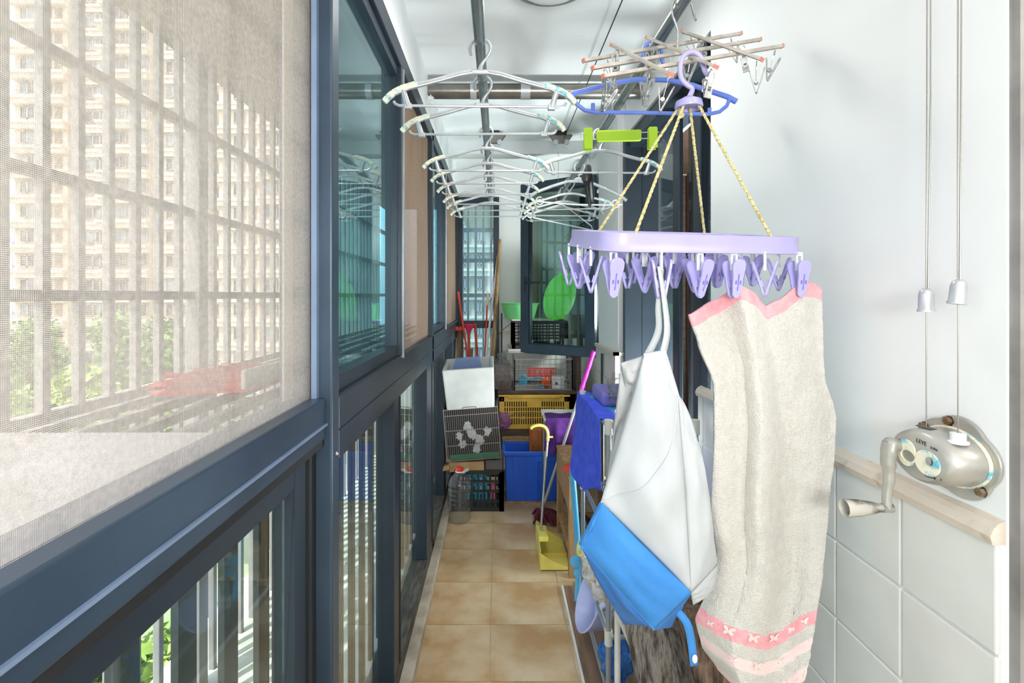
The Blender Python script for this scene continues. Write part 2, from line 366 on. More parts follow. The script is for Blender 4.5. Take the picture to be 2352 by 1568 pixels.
# ---- floor with its tiles
floor = struct(B(-.42, .95, -.9, YB+.1, -.08, -.004).build('floor', 'floorgrout'), 'tan ceramic tiled balcony floor', 'floor')
TW, TD = .298, .29
xs = [(-.28, -.029), (-.026, .270), (.274, .570), (.574, .67)]
for a, b in xs:
    me = None; k = 0; y = 1.6745-TD*9
    while y < YB:
        y0, y1 = max(y+.0015, -.89), min(y+TD-.0015, YB)
        if y1-y0 > TD-.01 and me:
            o = bpy.data.objects.new('floor_tile', me); C.objects.link(o); o.parent = floor
            o.location = (0, y-yref, 0)
        elif y1 > y0:
            o = B(a, b, y0, y1, -.004, .0).build('floor_tile', 'floortile', floor)
            if y1-y0 > TD-.01: me = o.data; yref = y
        y += TD
struct(B(-.335, -.282, -.9, YB, -.004, .035).build('trim_1', 'curb', bevel=.004), 'cream stone curb under the window row', 'curb')
# ---- ceiling and beams
struct(B(-.5, 1.0, -1.5, YB+.2, ZC, ZC+.16).build('ceiling', 'ceil'), 'white painted balcony ceiling', 'ceiling')
struct(B(-.33, .95, 3.30, 3.42, ZC-.085, ZC).build('trim_2', 'ceil'), 'low grey ceiling beam before the far end', 'beam')
# ---- left wall above the windows
struct(B(-.52, XL+.005, -1.5, YB+.2, 2.135, ZC).build('wall_left', 'plaster'), 'white plaster strip above the window row', 'wall')
# ---- left windows
def frame_rect(parent, name, y0, y1, z0, z1, x0, x1, w, mat='alu', bevel=.002):
    m = MB(); m.box(x0, x1, y0, y0+w, z0, z1); m.box(x0, x1, y1-w, y1, z0, z1); m.box(x0, x1, y0+w, y1-w, z0, z0+w); m.box(x0, x1, y0+w, y1-w, z1-w, z1)
    return m.build(name, mat, parent, bevel=bevel)
def pane(parent, name, y0, y1, z0, z1, x, mat): return B(x-.002, x+.002, y0, y1, z0, z1).build(name, mat, parent)
w1 = sroot('window_1', 'large slate blue framed window with beige insect screen', 'window', (XL, .3, 1.0))
B(-.40, -.322, -.6, .93, 1.035, 1.112).build('transom', 'alu', w1, bevel=.003)
B(-.322, -.318, -.6, .93, 1.060, 1.064).build('groove', 'alulight', w1)
B(-.40, -.335, -.6, .93, 2.06, 2.135).build('head_rail', 'alu', w1, bevel=.003)
B(-.41, -.31, .93, .972, .02, 2.135).build('mullion', 'alu', w1, bevel=.004)
B(-.41, -.322, .975, 1.008, .02, 2.135).build('mullion', 'alu', w1, bevel=.004)
B(-.345, -.335, .918, .93, 1.112, 2.06).build('screen_stile', 'alulight', w1)
pane(w1, 'insect_screen', -.6, .93, 1.112, 2.06, -.350, 'screen')
B(-.388, -.384, .893, .96, 1.112, 2.06).build('side_sheet', 'sheet', w1)
fr = frame_rect(w1, 'lower_sash', -.6, .90, .09, 1.028, -.385, -.345, .055, 'alu2')
pane(w1, 'lower_glass', -.55, .845, .14, .975, -.365, 'glassL')
B(-.40, -.34, .895, .93, .09, 1.03).build('gasket', 'dark', w1)
B(-.36, -.325, -.6, .93, 1.022, 1.035).build('gasket', 'dark', w1)
B(-.41, -.30, -.6, .93, .03, .09).build('sill', 'track', w1, bevel=.003)
for yy, zz in ((.951, 1.0), (.99, 1.012)): MB().lathe([(.0, 0), (.004, 0), (.003, .003), (0, .004)], (-.309 if yy < .96 else -.321, yy, zz), 10, Matrix.Rotation(PI/2, 3, 'Y')).build('screw', 'steel', w1)
def unit(n, y0, ya, yb, y1, lows, label):
    wi = sroot('window_%d' % n, label, 'window', (XL, y0, 1.0))
    B(-.40, -.322, y0, y1, 1.03, 1.10).build('transom', 'alu2', wi, bevel=.003)
    B(-.40, -.322, y0, y1, 2.07, 2.135).build('head_rail', 'alu2', wi, bevel=.003)
    frame_rect(wi, 'sash', y0+.004, yb, 1.10, 2.07, -.375, -.335, .035, 'alu2')
    pane(wi, 'sash_glass', y0+.03, yb-.03, 1.13, 2.04, -.358, 'glassT')
    B(-.365, -.322, ya, ya+.02, 1.10, 2.07).build('meeting_stile', 'alu2', wi, bevel=.002)
    B(-.328, -.318, ya+.022, ya+.036, 1.09, 2.07).build('screen_stile', 'silverstrip', wi)
    def sc(u, v):
        y = yb+(y1-.04-yb)*u; return V(-.345+.010*math.sin(u*9+v)*math.sin(v*3.1), y, 1.10+.97*v)
    MB().grid(sc, 20, 24).build('insect_screen', 'screenD', wi, smooth=True)
    B(-.40, -.322, y1-.045, y1, .03, 2.135).build('post', 'alu2', wi, bevel=.003)
    B(-.40, -.322, y0, y1, .03, .085).build('sill', 'track', wi, bevel=.004)
    B(-.40, -.322, y0, y1, .97, 1.03).build('lower_head', 'alu2', wi, bevel=.002)
    yy = y0+.008
    for a, b in lows:
        pane(wi, 'lower_glass', yy, a, .085, .97, -.362, 'glassL')
        B(-.378, -.325, a, b, .085, .97).build('lower_stile', 'alu2', wi, bevel=.003)
        B(-.372, -.322, b-.016, b-.010, .085, .97).build('gasket', 'dark', wi)
        yy = b
    if yy < y1-.08: pane(wi, 'lower_glass', yy, y1-.045, .085, .97, -.362, 'glassL')
    return wi
unit(2, 1.008, 1.66, 1.69, 2.50, [(1.56, 1.66), (2.28, 2.46)], 'slate framed teal glass window with brown screen beside the mullion')
unit(3, 2.50, 3.06, 3.09, 4.10, [(3.02, 3.10), (3.6, 3.68)], 'slate framed window at the far end of the left row')
# ---- back wall with its window
wb = struct(MB().box(.0, 1.0, YB, YB+.14, 0, ZC).box(-.5, .0, YB, YB+.14, 2.11, ZC).box(-.5, 0, YB, YB+.14, 0, .10).build('wall_back', 'plaster'), 'white end wall of the balcony', 'wall')
for i in range(5):
    for j in range(6):
        x0 = .02+i*.155; z1 = .985-j*.155
        B(x0, x0+.152, YB-.008, YB, max(.0, z1-.152), z1).build('wall_tile', 'walltile', wb)
B(.0, .8, YB-.02, YB, .985, 1.01).build('dado_trim', 'trim', wb)
w4 = sroot('window_4', 'narrow dark framed window in the end wall behind the sticks', 'window', (-.16, YB, .1))
m = MB(); m.box(-.335, -.29, YB-.02, YB+.05, .1, 2.11); m.box(-.035, .012, YB-.03, YB+.05, .1, 2.11); m.box(-.29, -.035, YB-.02, YB+.05, 2.05, 2.11); m.box(-.29, -.035, YB-.02, YB+.05, 1.03, 1.09); m.box(-.29, -.035, YB-.02, YB+.05, .1, .16)
m.build('frame', 'alu2', w4, bevel=.003)
for z0, z1 in ((1.09, 2.05), (.16, 1.03)): B(-.29, -.035, YB+.01, YB+.014, z0, z1).build('glass', 'glassB', w4)
# ---- right wall near part: plaster, tiles, trim
wr = struct(B(XR, .95, .654, 1.56, 0, ZC).build('wall_right', 'plaster'), 'white plaster right wall above cream tiles', 'wall')
struct(B(XR+.004, .951, .640, .654, 0, ZC).build('trim_3', 'stone'), 'grey stone edge of the right wall nearest the camera', 'jamb')
B(XR-.008, XR, .656, 1.632, 0, .974).build('grout_bed', 'grout', wr)
me = None
for i in range(7):
    for j in range(7):
        y0 = .6555+i*.1565; y1 = min(y0+.1525, 1.632); z1 = .974-j*.150; z0 = max(z1-.1465, 0)
        if y1-y0 < .02: continue
        full = (y1-y0 > .15 and z1-z0 > .146)
        if full and me:
            o = bpy.data.objects.new('wall_tile', me); C.objects.link(o); o.parent = wr; o.location = (0, y0-.6555, z1-.974)
        else:
            o = B(XR-.012, XR-.004, y0, y1, z0, z1).build('wall_tile', 'walltile', wr, bevel=.0025)
            if full: me = o.data; 
for o in [c for c in wr.children if c.name.startswith('wall_tile') and not c.modifiers]:
    b = o.modifiers.new('bevel', 'BEVEL'); b.width = .0025; b.segments = 2
m = MB()
prof = [(0,.974),(-.018,.974),(-.021,.985),(-.016,.996),(-.010,1.002),(0,1.006)]
for i in range(len(prof)-1):
    (a, z0), (b, z1) = prof[i], prof[i+1]
    n = 40
    for k in range(n):
        ya, yb2 = .654+k*(1.632-.654)/n, .654+(k+1)*(1.632-.654)/n
        ja = .0025*noise.noise(V(ya*40, 1, i)) if i == 4 else 0; jb = .0025*noise.noise(V(yb2*40, 1, i)) if i == 4 else 0
        m.add([V(XR+a, ya, z0), V(XR+a, yb2, z0), V(XR+b, yb2, z1+jb), V(XR+b, ya, z1+ja)], [(0,1,2,3)])
for yy in (.654, 1.632): m.add([V(XR+a, yy, z) for a, z in prof], [tuple(range(len(prof)))])
m.build('dado_trim', 'trim', wr)
# ---- lintel, sliding door, column, far right wall
struct(B(XR, .95, 1.56, 2.62, 2.136, ZC).build('wall_lintel', 'plaster'), 'grey white lintel above the sliding door', 'wall')
struct(B(.77, .952, 2.608, 2.622, 0, 2.136).build('door_shade_board', 'alu2'), 'dark board added as shade over the column face behind the door', 'reveal')  # dark board added to imitate shade where the column face is lit
d1 = sroot('door_1', 'dark framed sliding glass door in the right wall', 'door', (.79, 2.1, 0))
m = MB(); m.box(.70, .86, 1.56, 1.62, 0, 2.136); m.box(.66, .80, 2.58, 2.62, 0, 2.136); m.box(.68, .86, 1.62, 2.58, 2.07, 2.136); m.box(.70, .86, 1.62, 2.58, 0, .06); m.build('door_frame', 'alu2', d1, bevel=.004)
B(.735, .765, 1.80, 1.87, .06, 2.07).build('stile', 'alu2', d1, bevel=.004)
B(.775, .805, 1.87, 1.96, .06, 2.07).build('stile', 'alu', d1, bevel=.004)
B(.74, .76, 2.03, 2.10, .06, 2.07).build('stile', 'alu2', d1, bevel=.004)
B(.748, .752, 2.10, 2.58, .06, 2.07).build('glass', 'glassD', d1); B(.788, .792, 1.62, 2.05, .06, 2.07).build('glass', 'glassD', d1)
wc = struct(B(.635, .95, 2.62, 3.12, 0, ZC).build('wall_column', 'plaster'), 'white column between the sliding door and casement window', 'wall')
for j in range(7):
    z1 = .985-j*.15
    for y0, y1 in ((2.62, 2.78), (2.785, 2.945), (2.95, 3.12)): B(.617, .635, y0, y1, max(0, z1-.147), z1).build('wall_tile', 'walltile', wc)
    for x0, x1 in ((.617, .70), (.703, .80)): B(x0, x1, 2.606, 2.62, max(0, z1-.147), z1).build('wall_tile', 'walltile', wc)
MB().box(.609, .637, 2.598, 3.12, .985, 1.002).box(.609, .82, 2.598, 2.622, .985, 1.002).build('dado_trim', 'trim', wc)
wf = struct(MB().box(.66, .95, 3.12, YB, 0, .88).box(.66, .95, 3.12, YB, 2.12, ZC).box(.66, .95, 4.0, YB, .88, 2.12).build('wall_far', 'plaster'), 'wall below and above the casement window', 'wall')
for i in range(6):
    for j in range(6):
        y0 = 3.125+i*.155; z1 = .87-j*.15
        B(.652, .66, y0, y0+.152, max(0, z1-.147), z1).build('wall_tile', 'walltile', wf)
w5 = sroot('window_5', 'dark framed casement window swung open into the balcony', 'window', (.66, 3.13, .9))
m = MB(); m.box(.66, .74, 3.12, 3.16, .88, 2.12); m.box(.66, .74, 3.96, 4.0, .88, 2.12); m.box(.66, .74, 3.16, 3.96, .88, .92); m.box(.66, .74, 3.16, 3.96, 2.08, 2.12); m.build('frame', 'alu2', w5, bevel=.003)
B(.93, .95, 3.12, 4.0, .88, 2.12).build('dark_interior', 'greybox', w5)  # grey sheet standing in for the darkness of the room behind
B(.742, .93, 3.985, 3.999, .88, 2.12).build('jamb_shade_board', 'alu2', w5)  # dark boards added here to imitate shade over the brightly lit far jamb
B(.66, .93, 3.962, 3.985, .92, 2.08).build('jamb_shade_board', 'alu2', w5)
hp, fp = V(.625, 3.16, 0), V(.170, 3.47, 0); dv = (fp-hp).normalized(); LW = (fp-hp).length; nv = V(-dv.y, dv.x, 0)
MS = Matrix(((dv.x, nv.x, 0, hp.x), (dv.y, nv.y, 0, hp.y), (0, 0, 1, 0), (0, 0, 0, 1)))
m = MB(); W_ = .062
for a, b, z0, z1 in ((0, W_, .905, 2.07), (LW-W_, LW, .905, 2.07), (W_, LW-W_, .905, .905+W_), (W_, LW-W_, 2.07-W_, 2.07)): m.box(a, b, -.022, .022, z0, z1, MS)
sash = m.build('casement_sash', 'alu', w5, bevel=.004)
m = MB()
for a, b, z0, z1 in ((W_-.004, W_+.008, .96, 2.01), (LW-W_-.008, LW-W_+.004, .96, 2.01), (W_, LW-W_, .96, .972), (W_, LW-W_, 2.0, 2.012)): m.box(a, b, -.025, .012, z0, z1, MS)
m.build('glazing_bead', 'alu2', sash)
MB().box(W_, LW-W_, -.002, .002, .96, 2.01, MS).build('sash_glass', 'glassS', sash)
MB().box(LW-W_-.11, LW-W_+.02, .024, .034, 1.38, 1.395, MS).box(LW-W_+.0, LW-W_+.025, .02, .034, 1.33, 1.43, MS).build('sash_handle', 'alu2', sash)
# ---- rooms behind the camera (out of view): they catch and return the lamp light
struct(B(-.5, 3.0, -1.62, -1.5, 0, ZC).build('wall_front', 'plaster'), 'plain white wall behind the camera', 'wall')
struct(B(2.9, 3.0, -1.5, .64, 0, ZC).build('wall_side', 'plaster'), 'plain white wall of the adjoining room', 'wall')
struct(B(.95, 3.0, -1.5, .64, -.08, 0).build('floor_room', 'room'), 'floor of the adjoining room', 'floor')
struct(B(1.0, 3.0, -1.5, .64, ZC, ZC+.16).build('ceiling_room', 'ceil'), 'ceiling of the adjoining room', 'ceiling')
struct(B(.95, 3.0, .64, .76, 0, ZC).build('wall_partition', 'plaster'), 'partition between the adjoining room and the next', 'wall')
struct(B(-.40, 3.0, -1.5, -.9, -.08, 0).build('floor_entry', 'room'), 'floor behind the camera', 'floor')
struct(B(-.45, -.40, -1.5, -.6, 0, 2.14).build('wall_left_end', 'plaster'), 'wall at the near end of the window row', 'wall')
struct(B(-.55, 8, -8, 9, ZC+.17, 14).build('wall_upper_storeys', 'cream'), 'storeys of the building above the balcony', 'wall')  # unseen block of the building, added to cast shade
struct(B(3.05, 8, -8, 9, -16, ZC+.17).build('wall_building', 'cream'), 'body of the building behind the rooms', 'wall')
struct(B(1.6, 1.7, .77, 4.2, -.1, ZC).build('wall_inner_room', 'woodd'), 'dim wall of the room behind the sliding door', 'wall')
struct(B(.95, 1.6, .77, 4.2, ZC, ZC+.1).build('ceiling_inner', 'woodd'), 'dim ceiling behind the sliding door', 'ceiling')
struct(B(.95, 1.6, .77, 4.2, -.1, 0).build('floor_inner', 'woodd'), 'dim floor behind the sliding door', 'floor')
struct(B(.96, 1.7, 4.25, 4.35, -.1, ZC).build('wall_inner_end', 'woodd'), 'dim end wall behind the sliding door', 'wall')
# ================================================================== OUTSIDE
struct(B(-1.08, -.41, -1.0, 4.6, .0, .10).build('ledge', 'concrete'), 'pale concrete ledge outside the lower windows', 'ledge')
struct(B(-1.0, -.412, -.8, 4.4, 2.06, 2.085).build('awning', 'awning'), 'flat awning over the outside grille', 'awning')
g = thing('security_grille', 'painted metal security grille with flower shelf outside the left windows', 'grille', (-.92, 1.5, .1))
y = 1.0036-.0855*9; k = 0
mb = None
while y < 3.9:
    thickp = abs(y-1.513) < .03
    wd = .045 if thickp else .0185
    B(-.92-wd/2, -.92+wd/2, y-wd/2, y+wd/2, 0.10, 2.06).build('post' if thickp else 'upright_bar', 'bar', g, bevel=.002)
    y += .0855
for dz in (-.248, 0, .247, .505): B(-.934, -.912, -.6, 4.3, H+dz-.013, H+dz+.011).build('rail', 'bar', g, bevel=.002)
for k, x in enumerate((-.84, -.75, -.66, -.57, -.48)): B(x-.010, x+.010, -.6, 4.2, H-.262, H-.242).build('shelf_slat', 'bar', g, bevel=.002)
for y in (.25, .75, 1.28, 1.81, 2.35, 2.9): B(-.92, -.42, y-.008, y+.008, H-.282, H-.264).build('shelf_bearer', 'bar', g, bevel=.002)
g = thing('balustrade', 'dark upright railing just outside the lower glass', 'railing', (-.42, 1.5, .1))
for k in range(-2, 30):
    y = .4*F/683*0+.668+.1094*k
    B(-.427, -.417, y-.020, y+.020, .10, .93).build('baluster', 'darkbar', g)
B(-.445, -.405, -.2, 4.1, .93, .965).build('top_rail', 'darkbar', g)
# board on the flower shelf, broom
t = thing('shelf_board', 'weathered white board lying on the flower shelf outside', 'board', (-.64, .45, H-.242))
B(-.885, -.405, .12, .752, H-.241, H-.226).build('board', 'boardw', t, bevel=.002); B(-.885, -.405, .12, .752, H-.226, H-.208).build('top_ply', 'boardw', t, bevel=.002)
B(-.404, -.402, .12, .752, H-.242, H-.208).build('edge', 'boardedge', t)
t = thing('broom', 'red bristled broom lying on the flower shelf outside', 'broom', (-.62, 1.25, H-.242))
a, b = at(440, 915, 1.22), at(600, 915, 1.32); zb = H-.242
m = MB()
random.seed(2)
for i in range(150):
    s_ = random.random(); q = V(-.56+.035*(s_-.5), 1.14+.24*s_, zb+.018+.035*random.random()); e = q+V(-.17-.04*random.random(), -.05+.03*random.random(), random.uniform(-.012, .012))
    m.bar(q, e, .003, .003)
m.build('bristles', 'broom', t, kind='stuff')
MB().bar(V(-.575, 1.12, zb+.05), V(-.545, 1.40, zb+.05), .012, .045).build('binding', 'broomw', t, bevel=.004)
T([V(-.55, 1.26, zb+.045), V(-.47, 1.5, zb+.03), V(-.45, 1.95, zb+.02)], .011).build('handle', 'broomw', t, smooth=True)
# second grille past the end window
g = thing('security_grille', 'pale blue grey grille outside the narrow end window', 'grille', (-.15, 4.55, .1))
for x in (-.34, -.27, -.2, -.13, -.06, .01, .08): B(x-.009, x+.009, 4.53, 4.55, .1, 2.2).build('upright_bar', 'bar', g)
for z in (1.03, 1.30, 1.62, 1.9, .6): B(-.5, .2, 4.552, 4.575, z-.018, z+.018).build('rail', 'bar', g)
# ---- apartment tower
def tower(name, label, Y0, bays, ptop, pbot, step, first, loc):
    t = thing(name, label, 'building', loc)
    s = Y0/F
    X = lambda p: (p-CX)*s
    Z = lambda p: H-(p-CY)*s
    m = MB()
    for (a, b, dy, mat, wins) in bays: m.box(X(a), X(b), Y0+dy, Y0+14, Z(pbot), Z(ptop))
    m.build('wall', 'cream', t)
    y = first
    while y < pbot:
        m = MB()
        for (a, b, dy, mat, wins) in bays:
            if mat == 'gap': continue
            pr = 1.1 if mat == 'bay' else .5
            m.box(X(a)-.25, X(b)+.25, Y0+dy-pr, Y0+dy, Z(y+3), Z(y-3)); m.box(X(a)-.15, X(b)+.15, Y0+dy-pr*.7, Y0+dy, Z(y+14), Z(y+3))
        m.build('ledge', 'cream2', t)
        for (a, b, dy, mat, wins) in bays:
            for (wa, wb_, kind) in wins:
                z0, z1 = Z(y+step-10), Z(y+17)
                if kind == 'l':
                    f = MB()
                    for k in range(8): f.box(X(wa), X(wb_), Y0+dy-.12, Y0+dy, z0+(z1-z0)*(k/8), z0+(z1-z0)*((k+.55)/8))
                    f.build('louver', 'louver', t); continue
                f = B(X(wa), X(wb_), Y0+dy-.10, Y0+dy+.0, z0, z1).build('window', 'farwin', t)
                q = MB(); n = 3 if kind == 'w' else 2
                for k in range(n+1): xx = X(wa)+(X(wb_)-X(wa))*k/n; q.box(xx-.06, xx+.06, Y0+dy-.2, Y0+dy-.1, z0, z1)
                q.box(X(wa), X(wb_), Y0+dy-.2, Y0+dy-.1, z0, z0+.12); q.box(X(wa), X(wb_), Y0+dy-.2, Y0+dy-.1, z1-.12, z1)
                q.build('sash', 'farsash', f)
                if random.random() < .6: 
                    xx = X(wa)+(X(wb_)-X(wa))*random.choice((0, .5)); B(xx, xx+(X(wb_)-X(wa))*.48, Y0+dy-.14, Y0+dy-.1, z0+.1, z1-.1).build('pane', 'farpane', f)
        y += step
    return t
random.seed(5)
tower('apartment_tower', 'tall cream apartment tower with stacked balconies beyond the grille', 61,
  [(45, 165, -.6, 'bay', [(60, 92, 'n'), (108, 128, 'n'), (136, 153, 'l')]), (165, 246, .8, 'flat', [(186, 238, 'w')]), (246, 352, -.6, 'bay', [(256, 300, 'w'), (308, 348, 'n')]),
   (352, 452, .5, 'flat', [(358, 368, 'l'), (378, 424, 'w')]), (452, 492, 3, 'gap', [(462, 490, 'n')]), (492, 600, 1.0, 'flat', [(528, 552, 'n'), (566, 580, 'l')]), (600, 760, .2, 'bay', [(606, 650, 'w'), (665, 720, 'w')])],
  -60, 1150, 56, -48, (-35, 62, -16))
tower('apartment_block', 'beige block seen through the narrow end window', 46,
  [(1010, 1180, 0, 'flat', [(1022, 1046, 'n'), (1058, 1078, 'n'), (1092, 1112, 'w'), (1126, 1148, 'n')])], 330, 1100, 54, 350, (-2, 48, -16))
o = MB()
for i in range(9): o.box((20-CX)*150/F-1, (48-CX)*150/F-1, 150, 158, H-40+i*7, H-34+i*7)
o.box((20-CX)*150/F, (48-CX)*150/F-2, 151, 157, -40, H+23)
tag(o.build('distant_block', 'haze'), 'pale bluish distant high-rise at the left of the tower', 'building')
struct(B(-140, 60, 9.5, 260, -17, -16).build('ground', 'grass'), 'ground far below', 'ground')
struct(B(-140, -1.3, -30, 9.5, -17, -16).build('ground_near', 'grass'), 'ground below the balcony', 'ground')
# ---- trees
def tree(label, c, r, n, mat, seed):
    random.seed(seed); c = Vector(c)
    t = thing('tree', label, 'tree', (c.x, c.y, -16), 'trees below the balcony')
    T([V(c.x, c.y, -16), V(c.x+.3, c.y, c.z-r[2]*.5), V(c.x, c.y, c.z+r[2]*.3)], [.35, .25, .1]).build('trunk', 'trunk', t, smooth=True)
    cl = []
    for i in range(26):
        d = V(random.gauss(0,1), random.gauss(0,1), random.gauss(0,1)).normalized(); q = random.random()**.4
        cl.append(c+V(d.x*r[0]*q, d.y*r[1]*q, d.z*r[2]*q))
    m = MB()
    for i in range(n):
        b = random.choice(cl); d = V(random.gauss(0,1), random.gauss(0,1), random.gauss(0,1)).normalized()
        p = b+d*min(r)*.42*random.random()**.33
        u = V(random.gauss(0,1), random.gauss(0,1), random.gauss(0,.6)).normalized(); v2 = u.cross(V(random.gauss(0,1), random.gauss(0,1), random.gauss(0,1))).normalized()
        L = random.uniform(.16, .30)
        m.add([p-u*L, p+v2*L*.5, p+u*L, p-v2*L*.5], [(0,1,2,3)])
    m.build('foliage', mat, t, kind='stuff')
tree('tall leafy tree before the tower, tallest crown', at(330, 860, 30), (3.2, 3, 3.6), 9000, 'leaf', 11)
tree('yellow green tree at the foot of the tower, left of the tallest crown', at(140, 950, 20), (2.4, 2.2, 1.8), 8000, 'leafy', 12)
tree('dark leafy tree at the far left behind the grille', at(20, 860, 34), (3.0, 3, 3.6), 6000, 'leaf', 13)
tree('bushy green tree low behind the flower shelf', at(470, 1010, 26), (3.0, 3, 2.2), 7000, 'leaf', 14)
tree('bright green tree seen through the lower glass', at(120, 1420, 14), (4.2, 3.5, 2.4), 8000, 'leafy', 15)
tree('second bright green tree seen through the lower glass', at(-420, 1500, 8), (2.2, 2, 1.6), 6000, 'leaf', 16)
# ================================================================== DRYING RODS
XA, XB, ZP, RP = -.042, .380, H+.598, .0132
for x, lab in ((XA, 'greenish steel drying rod nearer the windows'), (XB, 'greenish steel drying rod nearer the right wall')):
    t = thing('drying_rod', lab, 'rod', (x, 1.9, ZP), 'steel drying rods under the ceiling')
    T([V(x, .45, ZP), V(x, 3.2, ZP)], RP, 20).build('tube', 'pole', t, smooth=True)
    for y in (.45, 3.2): MB().lathe([(0, -.006), (.017, -.006), (.019, 0), (.017, .006), (0, .006)], (x, y, ZP), 16, Matrix.Rotation(PI/2, 3, 'X')).build('end_cap', 'black', t)
    T([V(x, 3.10, ZP+RP), V(x, 3.10, ZC-.13)], .0013, 5).build('hanging_cable', 'wire', t)
    T(arc((x, 3.10, ZP), RP+.002, 0, 360, 16)[:-1], .0025, 6, closed=True).build('cable_clamp', 'steel', t)
for x, lab in ((.0, 'ceiling pulley over the windows side rod'), (.40, 'ceiling pulley over the wall side rod')):
    x = XA+.02 if x == 0 else XB+.015
    t = thing('ceiling_pulley', lab, 'pulley', (x, 3.10, ZC), 'pulleys under the ceiling')
    B(x-.035, x+.035, 3.08, 3.12, ZC-.03, ZC-.001).build('mount', 'black', t, bevel=.004)
    MB().prism([(-.072,-.03),(-.05,-.062),(-.02,-.078),(.02,-.078),(.05,-.062),(.072,-.03),(.07,-.022),(-.07,-.022)], .03, Matrix.Translation((x, 3.115, ZC)) @ Matrix.Rotation(PI/2, 4, 'X')).build('housing', 'pipe', t, bevel=.006)
    for s_ in (-1, 1): MB().lathe([(0,-.006),(.016,-.006),(.012,0),(.016,.006),(0,.006)], (x+s_*.035, 3.08, ZC-.075), 14, Matrix.Rotation(PI/2, 3, 'X')).build('wheel', 'silver', t, smooth=True)
tag(T([V(.415, 3.10, ZC-.045), V(.412, .3, ZC-.045)], .0022, 6).build('ceiling_cable', 'bwire'), 'thin black cable running along under the ceiling', 'cable')
# ---- cross pipe
t = thing('ceiling_pipe', 'nickel pipe crossing under the ceiling', 'pipe', (.2, 2.33, H+.95))
zq = H+.955
T([V(-.324, 2.33, zq), V(XR+.25, 2.33, zq)], .035, 24).build('pipe', 'pipe', t, smooth=True)
for x0, x1 in ((-.127, -.098), (.108, .152)): T([V(x0, 2.33, zq), V(x1, 2.33, zq)], .0375, 24).build('sleeve', 'silver', t, smooth=True)
MB().blob((-.318, 2.32, zq-.04), (.02, .03, .015), .5, 4, 12).build('mortar', 'plaster', t)
# ---- ceiling lamp
t = thing('ceiling_lamp', 'round grey rimmed ceiling lamp at the top edge', 'lamp', (.17, 1.62, ZC))
MB().lathe([(0, 0), (.13, 0), (.14, -.012), (.135, -.03), (.118, -.034)], (.17, 1.575, ZC), 40).build('rim', 'lampr', t, smooth=True)
MB().lathe([(.118, -.032), (.10, -.045), (.06, -.055), (0, -.058)], (.17, 1.575, ZC), 40).build('bowl', 'lampw', t, smooth=True)
lamp('ceiling_fill', 'AREA', (.17, 1.575, ZC-.066), 4.5, (1, .97, .92), .22, direction=(0, 0, -1))  # added fill under the bowl, the lamp itself is off
# ================================================================== HANGERS
def silver_hanger(name='coat_hanger'):
    t = thing(name, '', 'hanger')
    c = V(0, 0, -.0235)
    hook = [V(-.0215, 0, -.040), V(-.0242, 0, -.031)]+arc(c, .0245, 180, 0, 14)+[V(.0240, 0, -.03), V(.018, 0, -.042), V(.008, 0, -.055), V(.002, 0, -.066), V(0, 0, -.078)]
    MB().tube(hook, [.0034]*2+[.0038]*18+[.005, .007], 8).build('hook', 'silver', t, smooth=True)
    pth = [V(-.205, 0, -.133), V(-.17, 0, -.118), V(-.10, 0, -.1), V(-.048, 0, -.085), V(-.02, 0, -.080), V(.02, 0, -.080), V(.048, 0, -.085), V(.10, 0, -.1), V(.17, 0, -.118), V(.205, 0, -.133)]
    m = MB()
    for i in range(len(pth)-1): m.bar(pth[i], pth[i+1]+(pth[i+1]-pth[i])*.02, .010, .010)
    m.tube([p+V(0, -.0052, 0) for p in pth], .0016, 5)
    m.build('shoulder_bar', 'silver', t, bevel=.0015)
    MB().box(-.02, .02, -.007, .007, -.083, -.076).build('collar', 'silver', t, bevel=.002)
    for s in (-1, 1):
        e = [V(s*.150, 0, -.110), V(s*.172, 0, -.116), V(s*.19, 0, -.122), V(s*.208, 0, -.132), V(s*.221, 0, -.143), V(s*.229, 0, -.153)]
        m = MB()
        for i in range(len(e)-1): m.bar(e[i], e[i+1]+(e[i+1]-e[i])*.08, .016, .013)
        m.build('end_cap', 'marble', t, bevel=.003)
        T([V(s*.184, 0, -.126), V(s*.172, 0, -.166)], [.0065, .0075], 10).build('strut', 'silver', t, smooth=True)
        MB().box(s*.172-.009, s*.172+.009, -.006, .006, -.170, -.157).build('bar_socket', 'silver', t, bevel=.002)
    bar = [V(-.207, 0, -.152), V(-.203, 0, -.158), V(-.193, 0, -.162)]+[V(x, 0, -.162) for x in (-.1, 0, .1)]+[V(.193, 0, -.162), V(.203, 0, -.158), V(.207, 0, -.152)]
    T(bar, .0036, 8).build('trouser_bar', 'silver', t, smooth=True)
    return t
proto = silver_hanger(); used = [False]
def place_h(x, y, yaw, label, group, roll=0):
    t = proto if not used[0] else dup(proto); used[0] = True
    t.location = (x, y, ZP+RP+.0035); t.rotation_euler = (0, roll, yaw); t['label'] = label; t['group'] = group; t['category'] = 'hanger'
    return t
ords = ['frontmost', 'second', 'third', 'fourth', 'fifth', 'sixth', 'seventh', 'rearmost']
for i, y in enumerate((1.192, 1.397, 1.813, 2.02, 2.23, 2.48, 2.66, 2.87)):
    place_h(XA, y, random.Random(i).uniform(-.03, .03), 'silver coat hanger with marbled ends on the windows side rod, %s in the row' % ords[i], 'silver hangers on the windows side rod')
for i, (y, yaw) in enumerate(((1.84, .02), (2.62, -.12), (2.84, .05), (3.02, -.06))):
    place_h(XB, y, yaw, 'silver coat hanger with marbled ends on the wall side rod, %s in its row' % (['frontmost', 'second', 'third', 'rearmost'][i]), 'silver hangers on the wall side rod')
